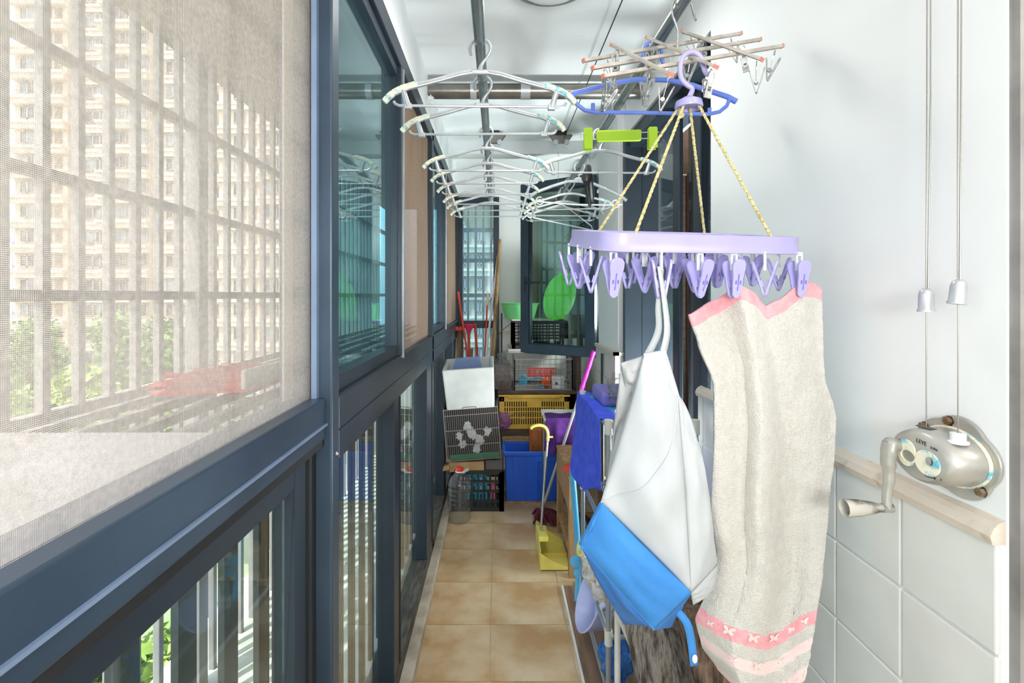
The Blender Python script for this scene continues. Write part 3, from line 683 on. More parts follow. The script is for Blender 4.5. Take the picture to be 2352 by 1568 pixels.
# white wide plastic hanger
t = thing('plastic_hanger', 'pale grey plastic hanger with broad arms on the wall side rod', 'hanger')
T([V(-.019,0,-.038)]+arc((0,0,-.0225), .0225, 190, -10, 12)+[V(.014,0,-.045), V(.0,0,-.062), V(0,0,-.085)], .0034, 8).build('hook', 'white', t, smooth=True)
MB().prism([(-.03,-.088),(-.012,-.07),(.012,-.07),(.03,-.088)], .008, Matrix.Translation((0,.004,0)) @ Matrix.Rotation(PI/2,4,'X')).build('yoke', 'white', t)
for s in (-1, 1):
    m = MB(); e = [V(0,0,-.088), V(s*.05,0,-.09), V(s*.12,0,-.115), V(s*.19,0,-.145), V(s*.222,0,-.168)]
    for i in range(4): m.bar(e[i], e[i+1]+(e[i+1]-e[i])*.05, .012+.004*i, .012)
    m.build('arm', 'silver', t, bevel=.003)
    T(arc((s*.175, 0, -.185), .017, 60, 400, 16), .003, 6).build('loop', 'white', t, smooth=True)
T([V(-.18,0,-.19), V(0,0,-.196), V(.18,0,-.19), V(.205,0,-.186)], .0036, 8).build('lower_bar', 'white', t, smooth=True)
t.location = (XB, 2.30, ZP+RP+.003); t.rotation_euler = (0, .05, -.05)
# black hanger seen edge on
t = thing('black_hanger', 'black plastic hanger turned edge on with broad shoulders', 'hanger')
T([V(-.019,0,-.036)]+arc((0,0,-.0225), .0225, 190, -10, 12)+[V(.012,0,-.047), V(.0,0,-.06), V(0,0,-.085)], .0028, 8).build('hook', 'silver', t, smooth=True)
for s in (-1, 1):
    T([V(0,0,-.085), V(s*.05,0,-.095), V(s*.12,0,-.13), V(s*.17,0,-.165), V(s*.19,0,-.19)], [.008,.012,.016,.022,.012], 12).build('shoulder', 'black', t, smooth=True)
T([V(-.17,0,-.17), V(-.165,0,-.21), V(-.13,0,-.222), V(0,0,-.225), V(.13,0,-.222), V(.165,0,-.21), V(.17,0,-.17)], .006, 10).build('lower_bar', 'black', t, smooth=True)
t.location = (XB, 2.07, ZP+RP+.003); t.rotation_euler = (0, 0, 1.35)
# white wire hanger askew at the end
t = thing('wire_hanger', 'white coated wire hanger askew at the far end of the wall side rod', 'hanger')
T([V(-.019,0,-.036)]+arc((0,0,-.0215), .0225, 190, -10, 12)+[V(.012,0,-.047), V(.0,0,-.06), V(0,0,-.085)], .0028, 8).build('hook', 'white', t, smooth=True)
T([V(0,0,-.08), V(.04,0,-.095), V(.20,0,-.19)], .0038, 8).build('arm', 'white', t, smooth=True); T([V(0,0,-.08), V(-.04,0,-.095), V(-.18,0,-.15)], .0038, 8).build('arm', 'white', t, smooth=True)
T(arc((-.19,0,-.163), .014, 40, 380, 14)+[V(-.17,0,-.175), V(.21,0,-.215), V(.2,0,-.19)], .0038, 8).build('lower_bar', 'white', t, smooth=True)
t.location = (XB, 2.93, ZP+RP+.003); t.rotation_euler = (0, .06, .25)
# neon skirt hanger
t = thing('skirt_hanger', 'neon lime skirt hanger with two clips on a steel hook', 'hanger')
T([V(.026,0,-.050), V(.022,0,-.036)]+arc((0,0,-.0225), .0225, -10, 190, 12)+[V(-.021,0,-.035), V(-.010,0,-.056), V(.004,0,-.076), V(.004,0,-.108)], .0016, 6).build('hook', 'silver', t, smooth=True)
T([V(-.12,0,-.108), V(-.12,0,-.127), V(.12,0,-.127), V(.12,0,-.108), V(-.12,0,-.108)], .0015, 6).build('wire_frame', 'silver', t)
B(-.072, .066, -.009, .009, -.135, -.100).build('bar_cover', 'lime', t, bevel=.006)
for x in (-.098, .100):
    for s in (-1, 1): MB().prism([(-.013,-.062),(.013,-.062),(.0135,.0),(.011,.004),(-.011,.004),(-.0135,0)], .003, Matrix.Translation((x, s*.007, -.098)) @ Matrix.Rotation(PI/2+s*.10, 4, 'X')).build('clip_jaw', 'lime', t, bevel=.001)
t.location = (XB, 1.545, ZP+RP+.001); t.rotation_euler = (0, 0, -.06)
# blue hanger
t = thing('blue_hanger', 'blue plastic coat hanger hanging behind the steel clip rack', 'hanger')
T([V(.023,0,-.050), V(.0235,0,-.035)]+arc((0,0,-.024), .0235, 0, 180, 12)+[V(-.0235,0,-.035), V(-.018,0,-.05), V(-.004,0,-.062), V(0,0,-.085)], .005, 10).build('hook', 'bluep', t, smooth=True)
T([V(-.21,0,-.142), V(-.195,0,-.133), V(-.10,0,-.105), V(-.04,0,-.092), V(.04,0,-.090), V(.10,0,-.100), V(.19,0,-.125), V(.212,0,-.136)], [.006,.0065,.006,.006,.006,.006,.0065,.007], 10).build('shoulder_bar', 'bluep', t, smooth=True)
T([V(-.197,0,-.136), V(-.185,0,-.158), V(-.165,0,-.172), V(-.14,0,-.176), V(0,0,-.172), V(.14,0,-.170), V(.17,0,-.163), V(.188,0,-.148), V(.195,0,-.130)], .0048, 10).build('lower_bar', 'bluep', t, smooth=True)
for s in (-1, 1): T([V(s*.145,0,-.172), V(s*.145,0,-.155)], .005, 8).build('notch_peg', 'bluep', t, smooth=True)
t.location = (XB, 1.215, ZP+RP+.006); t.rotation_euler = (0, .02, .05)
# ================================================================== STEEL CLIP RACK
rk = thing('clip_rack', 'dusty steel hanging rack with red capped bars and metal clips', 'drying rack', at(1557, 115, 1.03))
def ybar(p0, p1, h=.007, w=.009):
    o = MB().bar(p0, p1, w, h).build('bar', 'dusty', rk, bevel=.001)
    d = (p1-p0).normalized()
    for p, q in ((p0, p0-d*.003), (p1, p1+d*.003)): MB().bar(p, q, w+.001, h+.001).build('cap', 'redtip', o)
    return p0, p1
LB = [ybar(at(1342, 139, 1.01), at(1700, 77, 1.18)), ybar(at(1363, 156, .96), at(1744, 91, 1.12)), ybar(at(1387, 175, .91), at(1795, 106, 1.06))]
CB = [ybar(at(1408, 104, 1.03), at(1540, 171, .885), .006, .0125), ybar(at(1489, 87, 1.06), at(1643, 153, .925), .006, .0125), ybar(at(1570, 73, 1.10), at(1748, 136, .975), .006, .0125)]
Yk = 1.03
hk = spline([at(1598, 46, Yk-.01), at(1594, 34, Yk), at(1588, 10, Yk), V(XB+.012, Yk, ZP+RP+.001), V(XB-.006, Yk, ZP+RP+.004), at(1546, 8, Yk), at(1544, 30, Yk), at(1552, 55, Yk), at(1557, 75, Yk), at(1556, 118, Yk)], 4)
T(hk, .0026, 8).build('hook', 'steel', rk, smooth=True)
def clip_steel():
    t = bpy.data.objects.new('clip', None)
    m = MB()
    o_ = [(-.006,-.022),(.006,-.022),(.007,.018),(.0045,.024),(0,.026),(-.0045,.024),(-.007,.018)]
    i_ = [(-.003,-.014),(.003,-.014),(.0035,.012),(.0025,.018),(0,.020),(-.0025,.018),(-.0035,.012)]
    for s in (-1, 1):
        M = Matrix.Translation((0, s*.0070, -.040)) @ Matrix.Rotation(-s*.27, 4, 'X') @ Matrix.Rotation(PI/2, 4, 'X')
        m.ring(o_, i_, .0012, M); m.prism([(-.0065,-.024),(.0065,-.024),(.0065,-.012),(-.0065,-.012)], .0014, M); m.prism([(-.004,-.004),(.004,-.004),(.004,.004),(-.004,.004)], .002, M)
    m.tube(arc((0,0,-.006), .005, 90, 430, 10), .0009, 5); m.tube([V(0,0,-.011), V(.001,0,-.02), V(0,0,-.036)], .001, 5)
    m.tube([V(-.006, 0, -.042), V(.006, 0, -.042)], .004, 8)
    return m
cm = None
rr = random.Random(4)
spots = []
for (p0, p1), fr in zip(LB, ((.13, .46, .72, .93), (.06, .30, .55, .88), (.05, .22, .58, .96))): spots += [p0.lerp(p1, f) for f in fr]
for (p0, p1), fr in zip(CB, ((.06, .97), (.05, .93), (.1, .95))): spots += [p0.lerp(p1, f) for f in fr]
for p in spots:
    q = p+V(0, 0, -.006)
    if cm is None:
        mm = clip_steel(); o = MB(); o.v = [v+rk.location for v in mm.v]; o.f = mm.f; o.m = mm.m
        ob = o.build('steel_clip', 'steel', rk); cm = ob.data
    else:
        ob = bpy.data.objects.new('steel_clip', cm); C.objects.link(ob); ob.parent = rk
    ob.location = q-rk.location; ob.rotation_euler = (rr.uniform(-.35, .35), rr.uniform(-.3, .3), rr.uniform(0, 3.1))
# ================================================================== LILAC CLIP HANGER
O0, U0, V0 = V(.180, .800, H+.086), V(.384, .10, .004), V(-.047, .185, .030)
def rp(u, v): return O0+U0*u+V0*v
ph = thing('peg_hanger', 'lilac plastic peg hanger hung on yellow ropes', 'drying rack', rp(.5, .5))
out = []
cu, cv = .10, .22
for (a, b), (c, d) in (((0, 0), (1, 1)), ((1, 0), (-1, 1)), ((1, 1), (-1, -1)), ((0, 1), (1, -1))):
    n = 6; seg = []
    for k in range(n+1):
        th = PI/2*k/n; uu = a+c*cu*(1-math.sin(th)); vv = b+d*cv*(1-math.cos(th)); seg.append((uu, vv))
    out.append(seg)
loop = out[0]+out[1][::-1]+out[2]+out[3][::-1]
loop = [(0+cu*(1-math.cos(t)), cv*(1-math.sin(t))) for t in [PI/2*k/6 for k in range(7)]]
L4 = []
for cx_, cy_, a0 in ((1-cu, 1-cv, 0), (cu, 1-cv, 90), (cu, cv, 180), (1-cu, cv, 270)):
    for k in range(7):
        a = math.radians(a0+15*k); L4.append((cx_+cu*math.cos(a), cy_+cv*math.sin(a)))
m = MB(); n = len(L4); N0 = U0.cross(V0).normalized()
def sc_(q, e): return (.5+(q[0]-.5)*(1+e/.2), .5+(q[1]-.5)*(1+e/.1))
prof = [(0, .014), (0, .0), (.003, -.013), (.006, -.016), (.004, -.017), (-.008, -.012), (-.006, .012)]
vs = []
for e, h in prof:
    for q in L4: u, v = sc_(q, e); vs.append(rp(u, v)+N0*h)
fs = []
for i in range(len(prof)):
    j = (i+1) % len(prof)
    for k in range(n): fs.append((i*n+k, i*n+(k+1) % n, j*n+(k+1) % n, j*n+k))
m.add(vs, fs); m.build('rim', 'lilac', ph, smooth=True)
m = MB()
for u in (.25, .5, .75): m.bar(rp(u, .03)-N0*.006, rp(u, .97)-N0*.006, .010, .008)
m.bar(rp(.03, .5)-N0*.006, rp(.97, .5)-N0*.006, .010, .008)
m.build('cross_ribs', 'lilacd', ph)
hub = at(1582, 238, .955)
MB().lathe([(0, .012), (.010, .012), (.016, .008), (.024, .004), (.026, -.006), (.025, -.009), (.020, -.009), (.018, -.004), (0, -.004)], hub, 24).build('hub', 'lilacd', ph, smooth=True)
hkp = [hub+V(0, 0, .01), at(1590, 205, .955), at(1578, 195, .955), at(1565, 180, .955), at(1562, 155, .955), at(1568, 132, .955), at(1582, 121, .955), at(1597, 121, .955), at(1610, 132, .955), at(1615, 150, .955), at(1620, 165, .95), at(1627, 172, .945)]
T(spline(hkp, 4), .0048, 10).build('hook', 'lilac', ph, smooth=True)
for (u, v), dx in (((.12, .02), -.012), ((.80, .02), .014), ((.18, .98), -.016), ((.80, .98), .006)):
    a, b = hub+V(dx, (v-.5)*.02, -.004), rp(u, v)+N0*.012
    d = (b-a).normalized(); s1 = d.cross(V(0,1,0)).normalized(); s2 = d.cross(s1); m = MB(); L = (b-a).length; n = int(L/.0035)
    for k in range(3):
        pts = []
        for i in range(n+1):
            th = i*.62+k*2*PI/3; pts.append(a+d*(L*i/n)+(s1*math.cos(th)+s2*math.sin(th))*.0014)
        m.tube(pts, .0016, 5)
    m.build('rope', 'rope', ph, smooth=True)
MB().blob(hub+V(-.016, -.004, -.020), (.006, .006, .010), .4, 5, 10).build('knot', 'rope', ph)
# pegs
def peg():
    t = bpy.data.objects.new('peg', None)
    spoon = [(-.0055,-.028),(-.002,-.032),(.002,-.032),(.0055,-.028),(.007,-.010),(.0075,.002),(.0095,.014),(.0092,.022),(.006,.027),(0,.029),(-.006,.027),(-.0092,.022),(-.0095,.014),(-.0075,.002),(-.007,-.010)]
    link = [(-.0045,-.030),(.0045,-.030),(.005,.0),(-.005,.0)]; li = [(-.0022,-.026),(.0022,-.026),(.0025,-.006),(-.0025,-.006)]
    return spoon, link, li
spoon, link, li = peg()
pm = {}
rr = random.Random(9)
def add_peg(u, v, yaw, open_=.26, tilt=0):
    base = rp(u, v)-N0*.013
    if not pm:
        z = ph.location
        def mk(name, fn, mat, par=ph, **k):
            m = fn(MB()); m.v = [x+z for x in m.v]; return m.build(name, mat, par, **k)
        a = mk('peg_link', lambda m: m.ring(link, li, .003, Matrix.Translation((0,.0015,0)) @ Matrix.Rotation(PI/2, 4, 'X')), 'white')
        pm['link'] = a.data
        j1 = mk('peg_jaw', lambda m: m.prism(spoon, .0035, Matrix.Translation((0,.0018,0)) @ Matrix.Rotation(PI/2, 4, 'X')).prism([(-.004,-.016),(.004,-.016),(.004,-.004),(-.004,-.004)], .006, Matrix.Translation((0,.004,0)) @ Matrix.Rotation(PI/2, 4, 'X')), 'lilacd', bevel=.0008)
        pm['jaw'] = j1.data
        sl = mk('jaw_slot', lambda m: m.prism([(-.0007,-.02),(.0007,-.02),(.0007,.006),(-.0007,.006)], .0003, Matrix.Translation((0,-.0020,0)) @ Matrix.Rotation(PI/2, 4, 'X')).prism([(-.0042,-.010),(-.0022,-.010),(-.0022,-.004),(-.0042,-.004)], .0003, Matrix.Translation((0,-.0022,0)) @ Matrix.Rotation(PI/2, 4, 'X')).prism([(.0022,-.010),(.0042,-.010),(.0042,-.004),(.0022,-.004)], .0003, Matrix.Translation((0,-.0022,0)) @ Matrix.Rotation(PI/2, 4, 'X')), 'violet')
        pm['slot'] = sl.data
        for o in (a, j1, sl): bpy.data.objects.remove(o)
    def inst(key, nm, par, M):
        o = bpy.data.objects.new(nm, pm[key]); C.objects.link(o); o.parent = par; o.matrix_local = M
        if key == 'jaw':
            b = o.modifiers.new('bevel', 'BEVEL'); b.width = .0008; b.segments = 2
        return o
    R0 = Matrix.Translation(base-ph.location) @ Matrix.Rotation(yaw, 4, 'Z') @ Matrix.Rotation(tilt, 4, 'X') @ Matrix.Diagonal((1.3, 1.25, 1.1, 1))
    inst('link', 'peg_link', ph, R0)
    for s in (-1, 1):
        M = R0 @ Matrix.Translation((0, 0, -.042)) @ Matrix.Rotation(0 if s < 0 else PI, 4, 'Z') @ Matrix.Translation((0, -.0085, 0)) @ Matrix.Rotation(open_, 4, 'X')
        j = inst('jaw', 'peg_jaw', ph, M); inst('slot', 'jaw_slot', j, Matrix.Identity(4))
    return base+V(0, 0, -.074)
for u, yaw in ((.04, .15), (.24, 1.45), (.43, .45), (.60, .2), (.765, 1.0), (.95, .12)): 
    add_peg(u, .0 if u > .05 else .08, yaw, .16 if u in (.24, .60, .95) else .3)
for u, v, yaw in ((-.0, .35, 1.3), (.0, .62, 1.0), (.0, .88, 1.5), (.25, .3, .7), (.25, .62, 1.2), (.25, .9, .2), (.5, .28, .5), (.5, .6, .9), (.5, .92, 1.4), (.75, .3, -.5), (.75, .62, .3), (.75, .92, .9), (1.0, .35, .8), (1.0, .7, .4), (.1, .98, .6), (.38, .98, 1.2), (.63, .98, .3), (.88, .98, -.7)):
    add_peg(u, v, yaw, rr.uniform(.24, .34))
# ================================================================== TOWEL
def interp(tab, t):
    for (a, p), (b, q) in zip(tab, tab[1:]):
        if t <= b: 
            k = (t-a)/(b-a) if b > a else 0; k = k*k*(3-2*k)*.5+k*.5
            return p+(q-p)*k
    return tab[-1][1]
Ltab = [(0, 1583), (.08, 1604), (.2, 1640), (.35, 1640), (.55, 1634), (.68, 1648), (.76, 1632), (.86, 1598), (.93, 1612), (1, 1650)]
Rtab = [(0, 1887), (.12, 1890), (.22, 1894), (.33, 1921), (.42, 1917), (.55, 1903), (.72, 1890), (.84, 1874), (.93, 1862), (1, 1848)]
TTop = [(0, 722), (.18, 690), (.38, 655), (.47, 668), (.57, 702), (.66, 690), (.86, 648), (.93, 650), (1, 662)]
YT = [(0, .845), (.2, .895), (.38, .868), (.57, .905), (.86, .892), (1, .905)]
def towel(u, v):
    px = interp(Ltab, v)*(1-u)+interp(Rtab, v)*u; pt = interp(TTop, u); pbm = 1560+60*math.sin(u*PI)-25*(1-u)+(20 if u > .5 else 0)*0
    py = pt+(pbm-pt)*v
    Y = interp(YT, u)*(1-v)+v*(.885+.0*u)
    Y += .014*math.sin(u*8.5+v*2.2)*(1-.3*v)+.012*math.sin(u*15-v*5+1)*v*(1-v)*2
    if u < .28: Y -= .030*math.sin((u/.28)*PI)*math.sin(min(1, v*1.15)*PI)*.8
    if v > .62 and u < .3: Y += .05*(v-.62)*(1-u/.3)*3
    Y += .002*noise.noise(V(u*9, v*14, 2.))+.0012*noise.noise(V(u*45, v*90, 5.))
    return at(px, py, Y)
def tm(u, v):
    if v < .035: return 1
    b = v-(.010*math.sin(u*4))
    if .825 < b < .862: return 1
    if .895 < b < .925: return 2
    if b > .965: return 2
    return 0
tw = thing('towel', 'cream terry towel with pink butterfly bands pegged by its corners', 'towel', at(1750, 1560, .89))
MB().grid(towel, 110, 200, tm).build('cloth', ['towel', 'towelp', 'towell'], tw, smooth=True, thick=.005)
def surf(fn, u, v, off):
    p = fn(u, v); a = fn(min(1, u+.01), v)-fn(max(0, u-.01), v); b = fn(u, min(1, v+.005))-fn(u, max(0, v-.005)); nn = a.cross(b).normalized()
    if nn.y > 0: nn = -nn
    return p+nn*off
bf = [(0,.2),(.25,.62),(.55,.8),(.9,.75),(.8,.35),(.5,.08),(.75,-.3),(.6,-.7),(.3,-.6),(0,-.25)]
bf = bf+[(-x, y) for x, y in bf[::-1][1:-1]]
for uc, vc, sz in ((.27, .847, 1), (.46, .846, 1), (.63, .842, .9), (.80, .842, .8), (.90, .838, .7), (.12, .848, .6), (.50, .912, .9), (.72, .91, .8), (.30, .914, .8)):
    m = MB(); vs = [surf(towel, uc+x*.055*sz, vc+.0135*sz*-y, .0042) for x, y in bf]; cpt = surf(towel, uc, vc, .0042)
    m.add([cpt]+vs, [(0, i+1, (i+1) % len(bf)+1) for i in range(len(bf))]); m.build('butterfly_motif', 'towell', tw)
# ================================================================== NONWOVEN BAG
bg_ = thing('cloth_bag', 'white nonwoven bag with sky blue base hanging by its strap', 'bag', at(1500, 1440, .82))
def patch(a, b, c, d, bulge=(0,0,0), wr=.004, seed=0, freq=4, edge=None):   # corners: top-left, top-right, bottom-right, bottom-left
    bulge = Vector(bulge)
    def fn(u, v):
        p = (a*(1-u)+b*u)*(1-v)+(d*(1-u)+c*u)*v
        k = 4*u*(1-u)*v*(1-v)*4/4
        p = p+bulge*(16*u*(1-u)*v*(1-v))**.7
        e = min(1, 8*min(u, 1-u, v, 1-v))
        p = p+V(0, 1, .2)*wr*e*noise.noise(V(u*freq+seed*5, v*freq*1.3, seed*2.7))
        return p
    return fn
def bagpart(name, mat, fn, thick=.002, nu=28, nv=36): return MB().grid(fn, nu, nv).build(name, mat, bg_, smooth=True, thick=thick)
A1, A2 = at(1462, 812, .825), at(1528, 803, .815)
E1, E2 = at(1380, 1152, .80), at(1588, 1360, .775)
bagpart('front_panel', 'bagw', patch(at(1480, 815, .81), at(1556, 905, .805), E2, E1, (-.0, -.030, 0), .010, 1, 3.2))
bagpart('upper_fold', 'bagw', patch(at(1478, 812, .812), at(1528, 803, .812), at(1562, 915, .803), at(1490, 1000, .808), (0, -.008, 0), .004, 6))
bagpart('back_panel', 'bagg', patch(at(1428, 836, .85), at(1500, 812, .84), at(1470, 1010, .86), at(1392, 1130, .88), (0, -.012, 0), .012, 2, 4))
bagpart('flap', 'bagg', patch(at(1426, 834, .845), at(1492, 812, .83), at(1510, 905, .835), at(1440, 905, .85), (-.006, -.02, 0), .012, 7, 3))
bagpart('side_belly', 'bagw', patch(at(1556, 905, .806), at(1566, 918, .83), at(1648, 1295, .86), E2, (.018, -.012, 0), .008, 3))
bagpart('lower_belly', 'bagw', patch(E2+V(0, .005, 0), at(1648, 1290, .862), at(1640, 1350, .87), at(1592, 1388, .80), (.004, -.006, -.004), .004, 4))
bagpart('blue_panel', 'bagb', patch(E1+V(0, -.001, 0), E2+V(0, -.001, 0), at(1502, 1444, .79), at(1332, 1250, .815), (0, -.020, 0), .005, 5, 3))
bagpart('blue_hem', 'bagb', patch(at(1380, 1150, .803), at(1400, 1165, .797), at(1342, 1253, .812), at(1330, 1249, .82), (-.004, -.006, 0), .003, 8))
bagpart('base_panel', 'bagb2', patch(at(1334, 1253, .818), at(1502, 1446, .79), at(1545, 1436, .83), at(1432, 1432, .90), (-.012, .0, -.012), .010, 9, 3))
bagpart('base_corner', 'bagb2', patch(at(1500, 1444, .792), E2, at(1560, 1400, .82), at(1540, 1440, .83), (0, -.003, 0), .003, 10))
def ribbon(name, pts, w, mat, wd=(1,0,0), par=bg_, thick=.0018):
    sp = spline(pts, 8); W = Vector(wd); m = MB(); n = len(sp)
    m.add([p+W*s*(w[0]+(w[1]-w[0])*i/(n-1))/2 for i, p in enumerate(sp) for s in (-1, 1)], [(2*i, 2*i+1, 2*i+3, 2*i+2) for i in range(n-1)])
    return m.build(name, mat, par, smooth=True, thick=thick)
ribbon('strap', [at(1520, 618, .826), at(1512, 700, .826), at(1512, 760, .826), at(1484, 822, .826)], (.007, .014), 'bagw', (.9, -.3, 0))
ribbon('strap', [at(1514, 612, .818), at(1526, 690, .816), at(1532, 760, .814), at(1522, 815, .812)], (.008, .014), 'bagw', (.9, .3, 0))
ribbon('tie_strap', [at(1556, 1402, .80), at(1578, 1432, .795), at(1588, 1475, .80), at(1594, 1528, .80)], (.014, .013), 'bagb', (.95, .1, .15))
MB().lathe([(0, .002), (.004, .002), (.0055, 0), (.004, -.002), (0, -.002)], at(1596, 1513, .795), 14, Matrix.Rotation(PI/2, 3, 'X'), e=(.8, 1.3)).build('snap_button', 'white', bg_, smooth=True)
_fp = patch(at(1480, 815, .81), at(1556, 905, .805), E2, E1, (-.0, -.030, 0), .010, 1, 3.2)
T([_fp(1-i/24, i/24+.02*math.sin(i/24*PI)) +V(0, -.0015, 0) for i in range(25)], .0013, 5).build('seam', 'bagw', bg_, smooth=True)
T([patch(at(1380, 1152, .80), at(1588, 1360, .775), at(1502, 1444, .79), at(1332, 1250, .815), (0, -.020, 0), 0)(i/20, 1.0)+V(0, -.002, 0) for i in range(21)], .0014, 5).build('seam', 'bagb', bg_)
# ================================================================== WALL WINDER
wn = thing('wall_winder', 'grey crank winder for the drying rods on the right wall', 'winder', (XR, .725, 1.02))
cy_, cz_ = .722, 1.070
pl = []
for k in range(72):
    a = 2*PI*k/72; r = .058+.006*abs(math.sin(2.5*a+.3)); pl.append((r*1.05*math.cos(a), r*.93*math.sin(a)))
MW = Matrix(((0,0,-1,XR), (1,0,0,cy_), (0,1,0,cz_), (0,0,0,1)))     # local x -> Y, local y -> z, local z -> -X
MB().prism(pl, .006, MW).build('back_plate', 'winder', wn, bevel=.002)
def ell(a, b, n=40, ox=0, oy=0): return [(ox+a*math.cos(2*PI*k/n), oy+b*math.sin(2*PI*k/n)) for k in range(n)]
m = MB(); rings = [(.056, .040, 0, 0, .006), (.055, .039, 0, 0, .02), (.054, .038, .002, -.001, .045), (.051, .036, .004, -.002, .052), (.046, .031, .005, -.003, .056)]
vs = [MW @ V(x, y, d) for a, b, ox, oy, d in rings for x, y in ell(a, b, 40, ox, oy)]
fs = [(i*40+k, i*40+(k+1) % 40, (i+1)*40+(k+1) % 40, (i+1)*40+k) for i in range(4) for k in range(40)]+[tuple(4*40+k for k in range(40))]
m.add(vs, fs); m.build('housing', 'winder', wn, smooth=True)
MB().ring(ell(.0585, .0425), ell(.0555, .0395), .005, MW @ Matrix.Translation((0,0,.006))).build('marbled_ring', 'marble', wn, bevel=.001)
def ringpart(ox, oy, a, b, a2, b2, sx=0, sy=0): return MB().ring(ell(a, b, 32, ox, oy), ell(a2, b2, 32, ox+sx, oy+sy), .0022, MW @ Matrix.Translation((0,0,.056)))
ringpart(-.014, -.006, .021, .018, .006, .006, -.004, .004).build('marbled_face', 'marble', wn, bevel=.0006)
ringpart(.022, -.002, .017, .020, .012, .008, -.003, -.004).build('marbled_face', 'marble', wn, bevel=.0006)
MB().prism(ell(.0045, .006, 20, -.018, -.002), .003, MW @ Matrix.Translation((0,0,.056))).build('pivot', 'steel', wn)
for (py_, pz_) in ((.008, .049), (-.042, -.036), (.05, .03)):
    MB().lathe([(0, .006), (.006, .006), (.0065, 0), (.008, 0)], MW @ V(py_, pz_, .006), 6, MW.to_3x3()).build('bolt', 'bolt', wn)
hb = MW @ V(.038, .004, .058)
MB().lathe([(.0, .018), (.008, .018), (.0115, .014), (.012, .008), (.010, 0)], hb+V(0,0,0), 20, MW.to_3x3()).build('crank_hub', 'winder', wn, smooth=True)
ha = hb+V(-.010, 0, 0); hz = at(2043, 1166, .765); hz.x = .600
arm = T(spline([ha+V(0,0,.004), ha+V(-.004,.0,-.02), ha+V(-.001,.002,-.05), hz+V(0,0,.018), hz], 5), [.0125]*4+[.0115]*4+[.009]*4+[.0075]*9, 14, flat=.8).build('crank_arm', 'winder', wn, smooth=True)
MB().lathe([(.007, .008), (.007, -.008), (0, -.008)], hz, 16, Matrix.Rotation(PI/2, 3, 'Y')).build('knuckle', 'steel', wn, smooth=True)
MB().lathe([(0, .005), (.0055, .006), (.0065, .012), (.009, .022), (.0125, .045), (.0135, .063), (.0128, .066), (.0112, .064), (.010, .045), (0, .042)], hz, 24, Matrix.Rotation(-PI/2, 3, 'Y')).build('handle', 'worn', wn, smooth=True)
m = MB(); m.box(XR-.042, XR-.030, .722, .746, 1.1075, 1.1085); m.build('cable_slot', 'black', wn)
p2 = V(XR-.030, .690, 1.098)
MB().lathe([(.012, 0), (.0125, .003), (.009, .004), (.009, .014), (.004, .015), (.004, 0)], p2, 20).build('grommet', 'white', wn, smooth=True)
def text(name, s, size, M, mat, par):
    cu = bpy.data.curves.new(name, 'FONT'); cu.body = s; cu.size = size; cu.extrude = .0001
    o = bpy.data.objects.new(name, cu); C.objects.link(o)
    dg = bpy.context.evaluated_depsgraph_get(); me = bpy.data.meshes.new_from_object(o.evaluated_get(dg)); bpy.data.objects.remove(o)
    me.transform(Matrix.Translation(-Vector(par.location)) @ M); me.materials.clear(); me.materials.append(MT[mat])
    q = bpy.data.objects.new(name, me); C.objects.link(q); q.parent = par; return q
TX = Matrix(((0,0,-1,XR-.0565), (-1,0,0,0), (0,1,0,0), (0,0,0,1)))
text('lettering', 'LEYE', .0085, Matrix.Translation((0, .728, 1.089)) @ TX @ Matrix.Rotation(-.10, 4, 'Z'), 'ink', wn)
text('lettering', '乐伊®', .0045, Matrix.Translation((0, .7045, 1.0865)) @ TX @ Matrix.Rotation(-.10, 4, 'Z'), 'ink', wn)
text('lettering', 'R', .0045, Matrix.Translation((0, .688, 1.0465)) @ TX, 'ink', wn)
m = MB(); aw = [MW @ V(-.008-.0040*i, -.0245-.0012*math.sin(i), .0565) for i in range(5)]
m.tube(aw, .0005, 4); m.add([aw[-1]+V(0, 0, .002), aw[-1]+V(0, 0, -.002), aw[-1]+V(0, -.004, 0)], [(0,1,2)]); m.build('arrow_mark', 'ink', wn)
for nm, x, y, z0, zb_, lab, sl in (('rod_cable', XR-.036, .734, 1.10, H-.008, 'steel cable pair with straight bullet shaped stop above the winder', 0), ('rod_cable', XR-.030, .690, 1.105, H+.004, 'steel cable with tilted bullet shaped stop above the winder', .12)):
    t = thing(nm, lab, 'cable', (x, y, z0), 'winder cables on the right wall')
    T([V(x, y, z0), V(x, y, zb_)], .0008, 6).build('lower_cable', 'wire', t)
    T([V(x, y, zb_+.015), V(x+.001, y+sl*.01, zb_+.3), V(x, y, ZC)], .001, 6).build('upper_cable', 'wire', t)
    T([V(x, y-.003, zb_+.015), V(x+.002, y-.005+sl*.02, zb_+.3), V(x, y-.006, ZC)], .001, 6).build('upper_cable', 'wire', t)
    MB().lathe([(0, .018), (.004, .0175), (.008, .014), (.0095, .008), (.0098, -.012), (.0112, -.014), (.0112, -.017), (.008, -.017), (0, -.015)], (x, y, zb_), 20, Matrix.Rotation(sl, 3, 'Y')).build('cable_stop', 'silver', t, smooth=True)
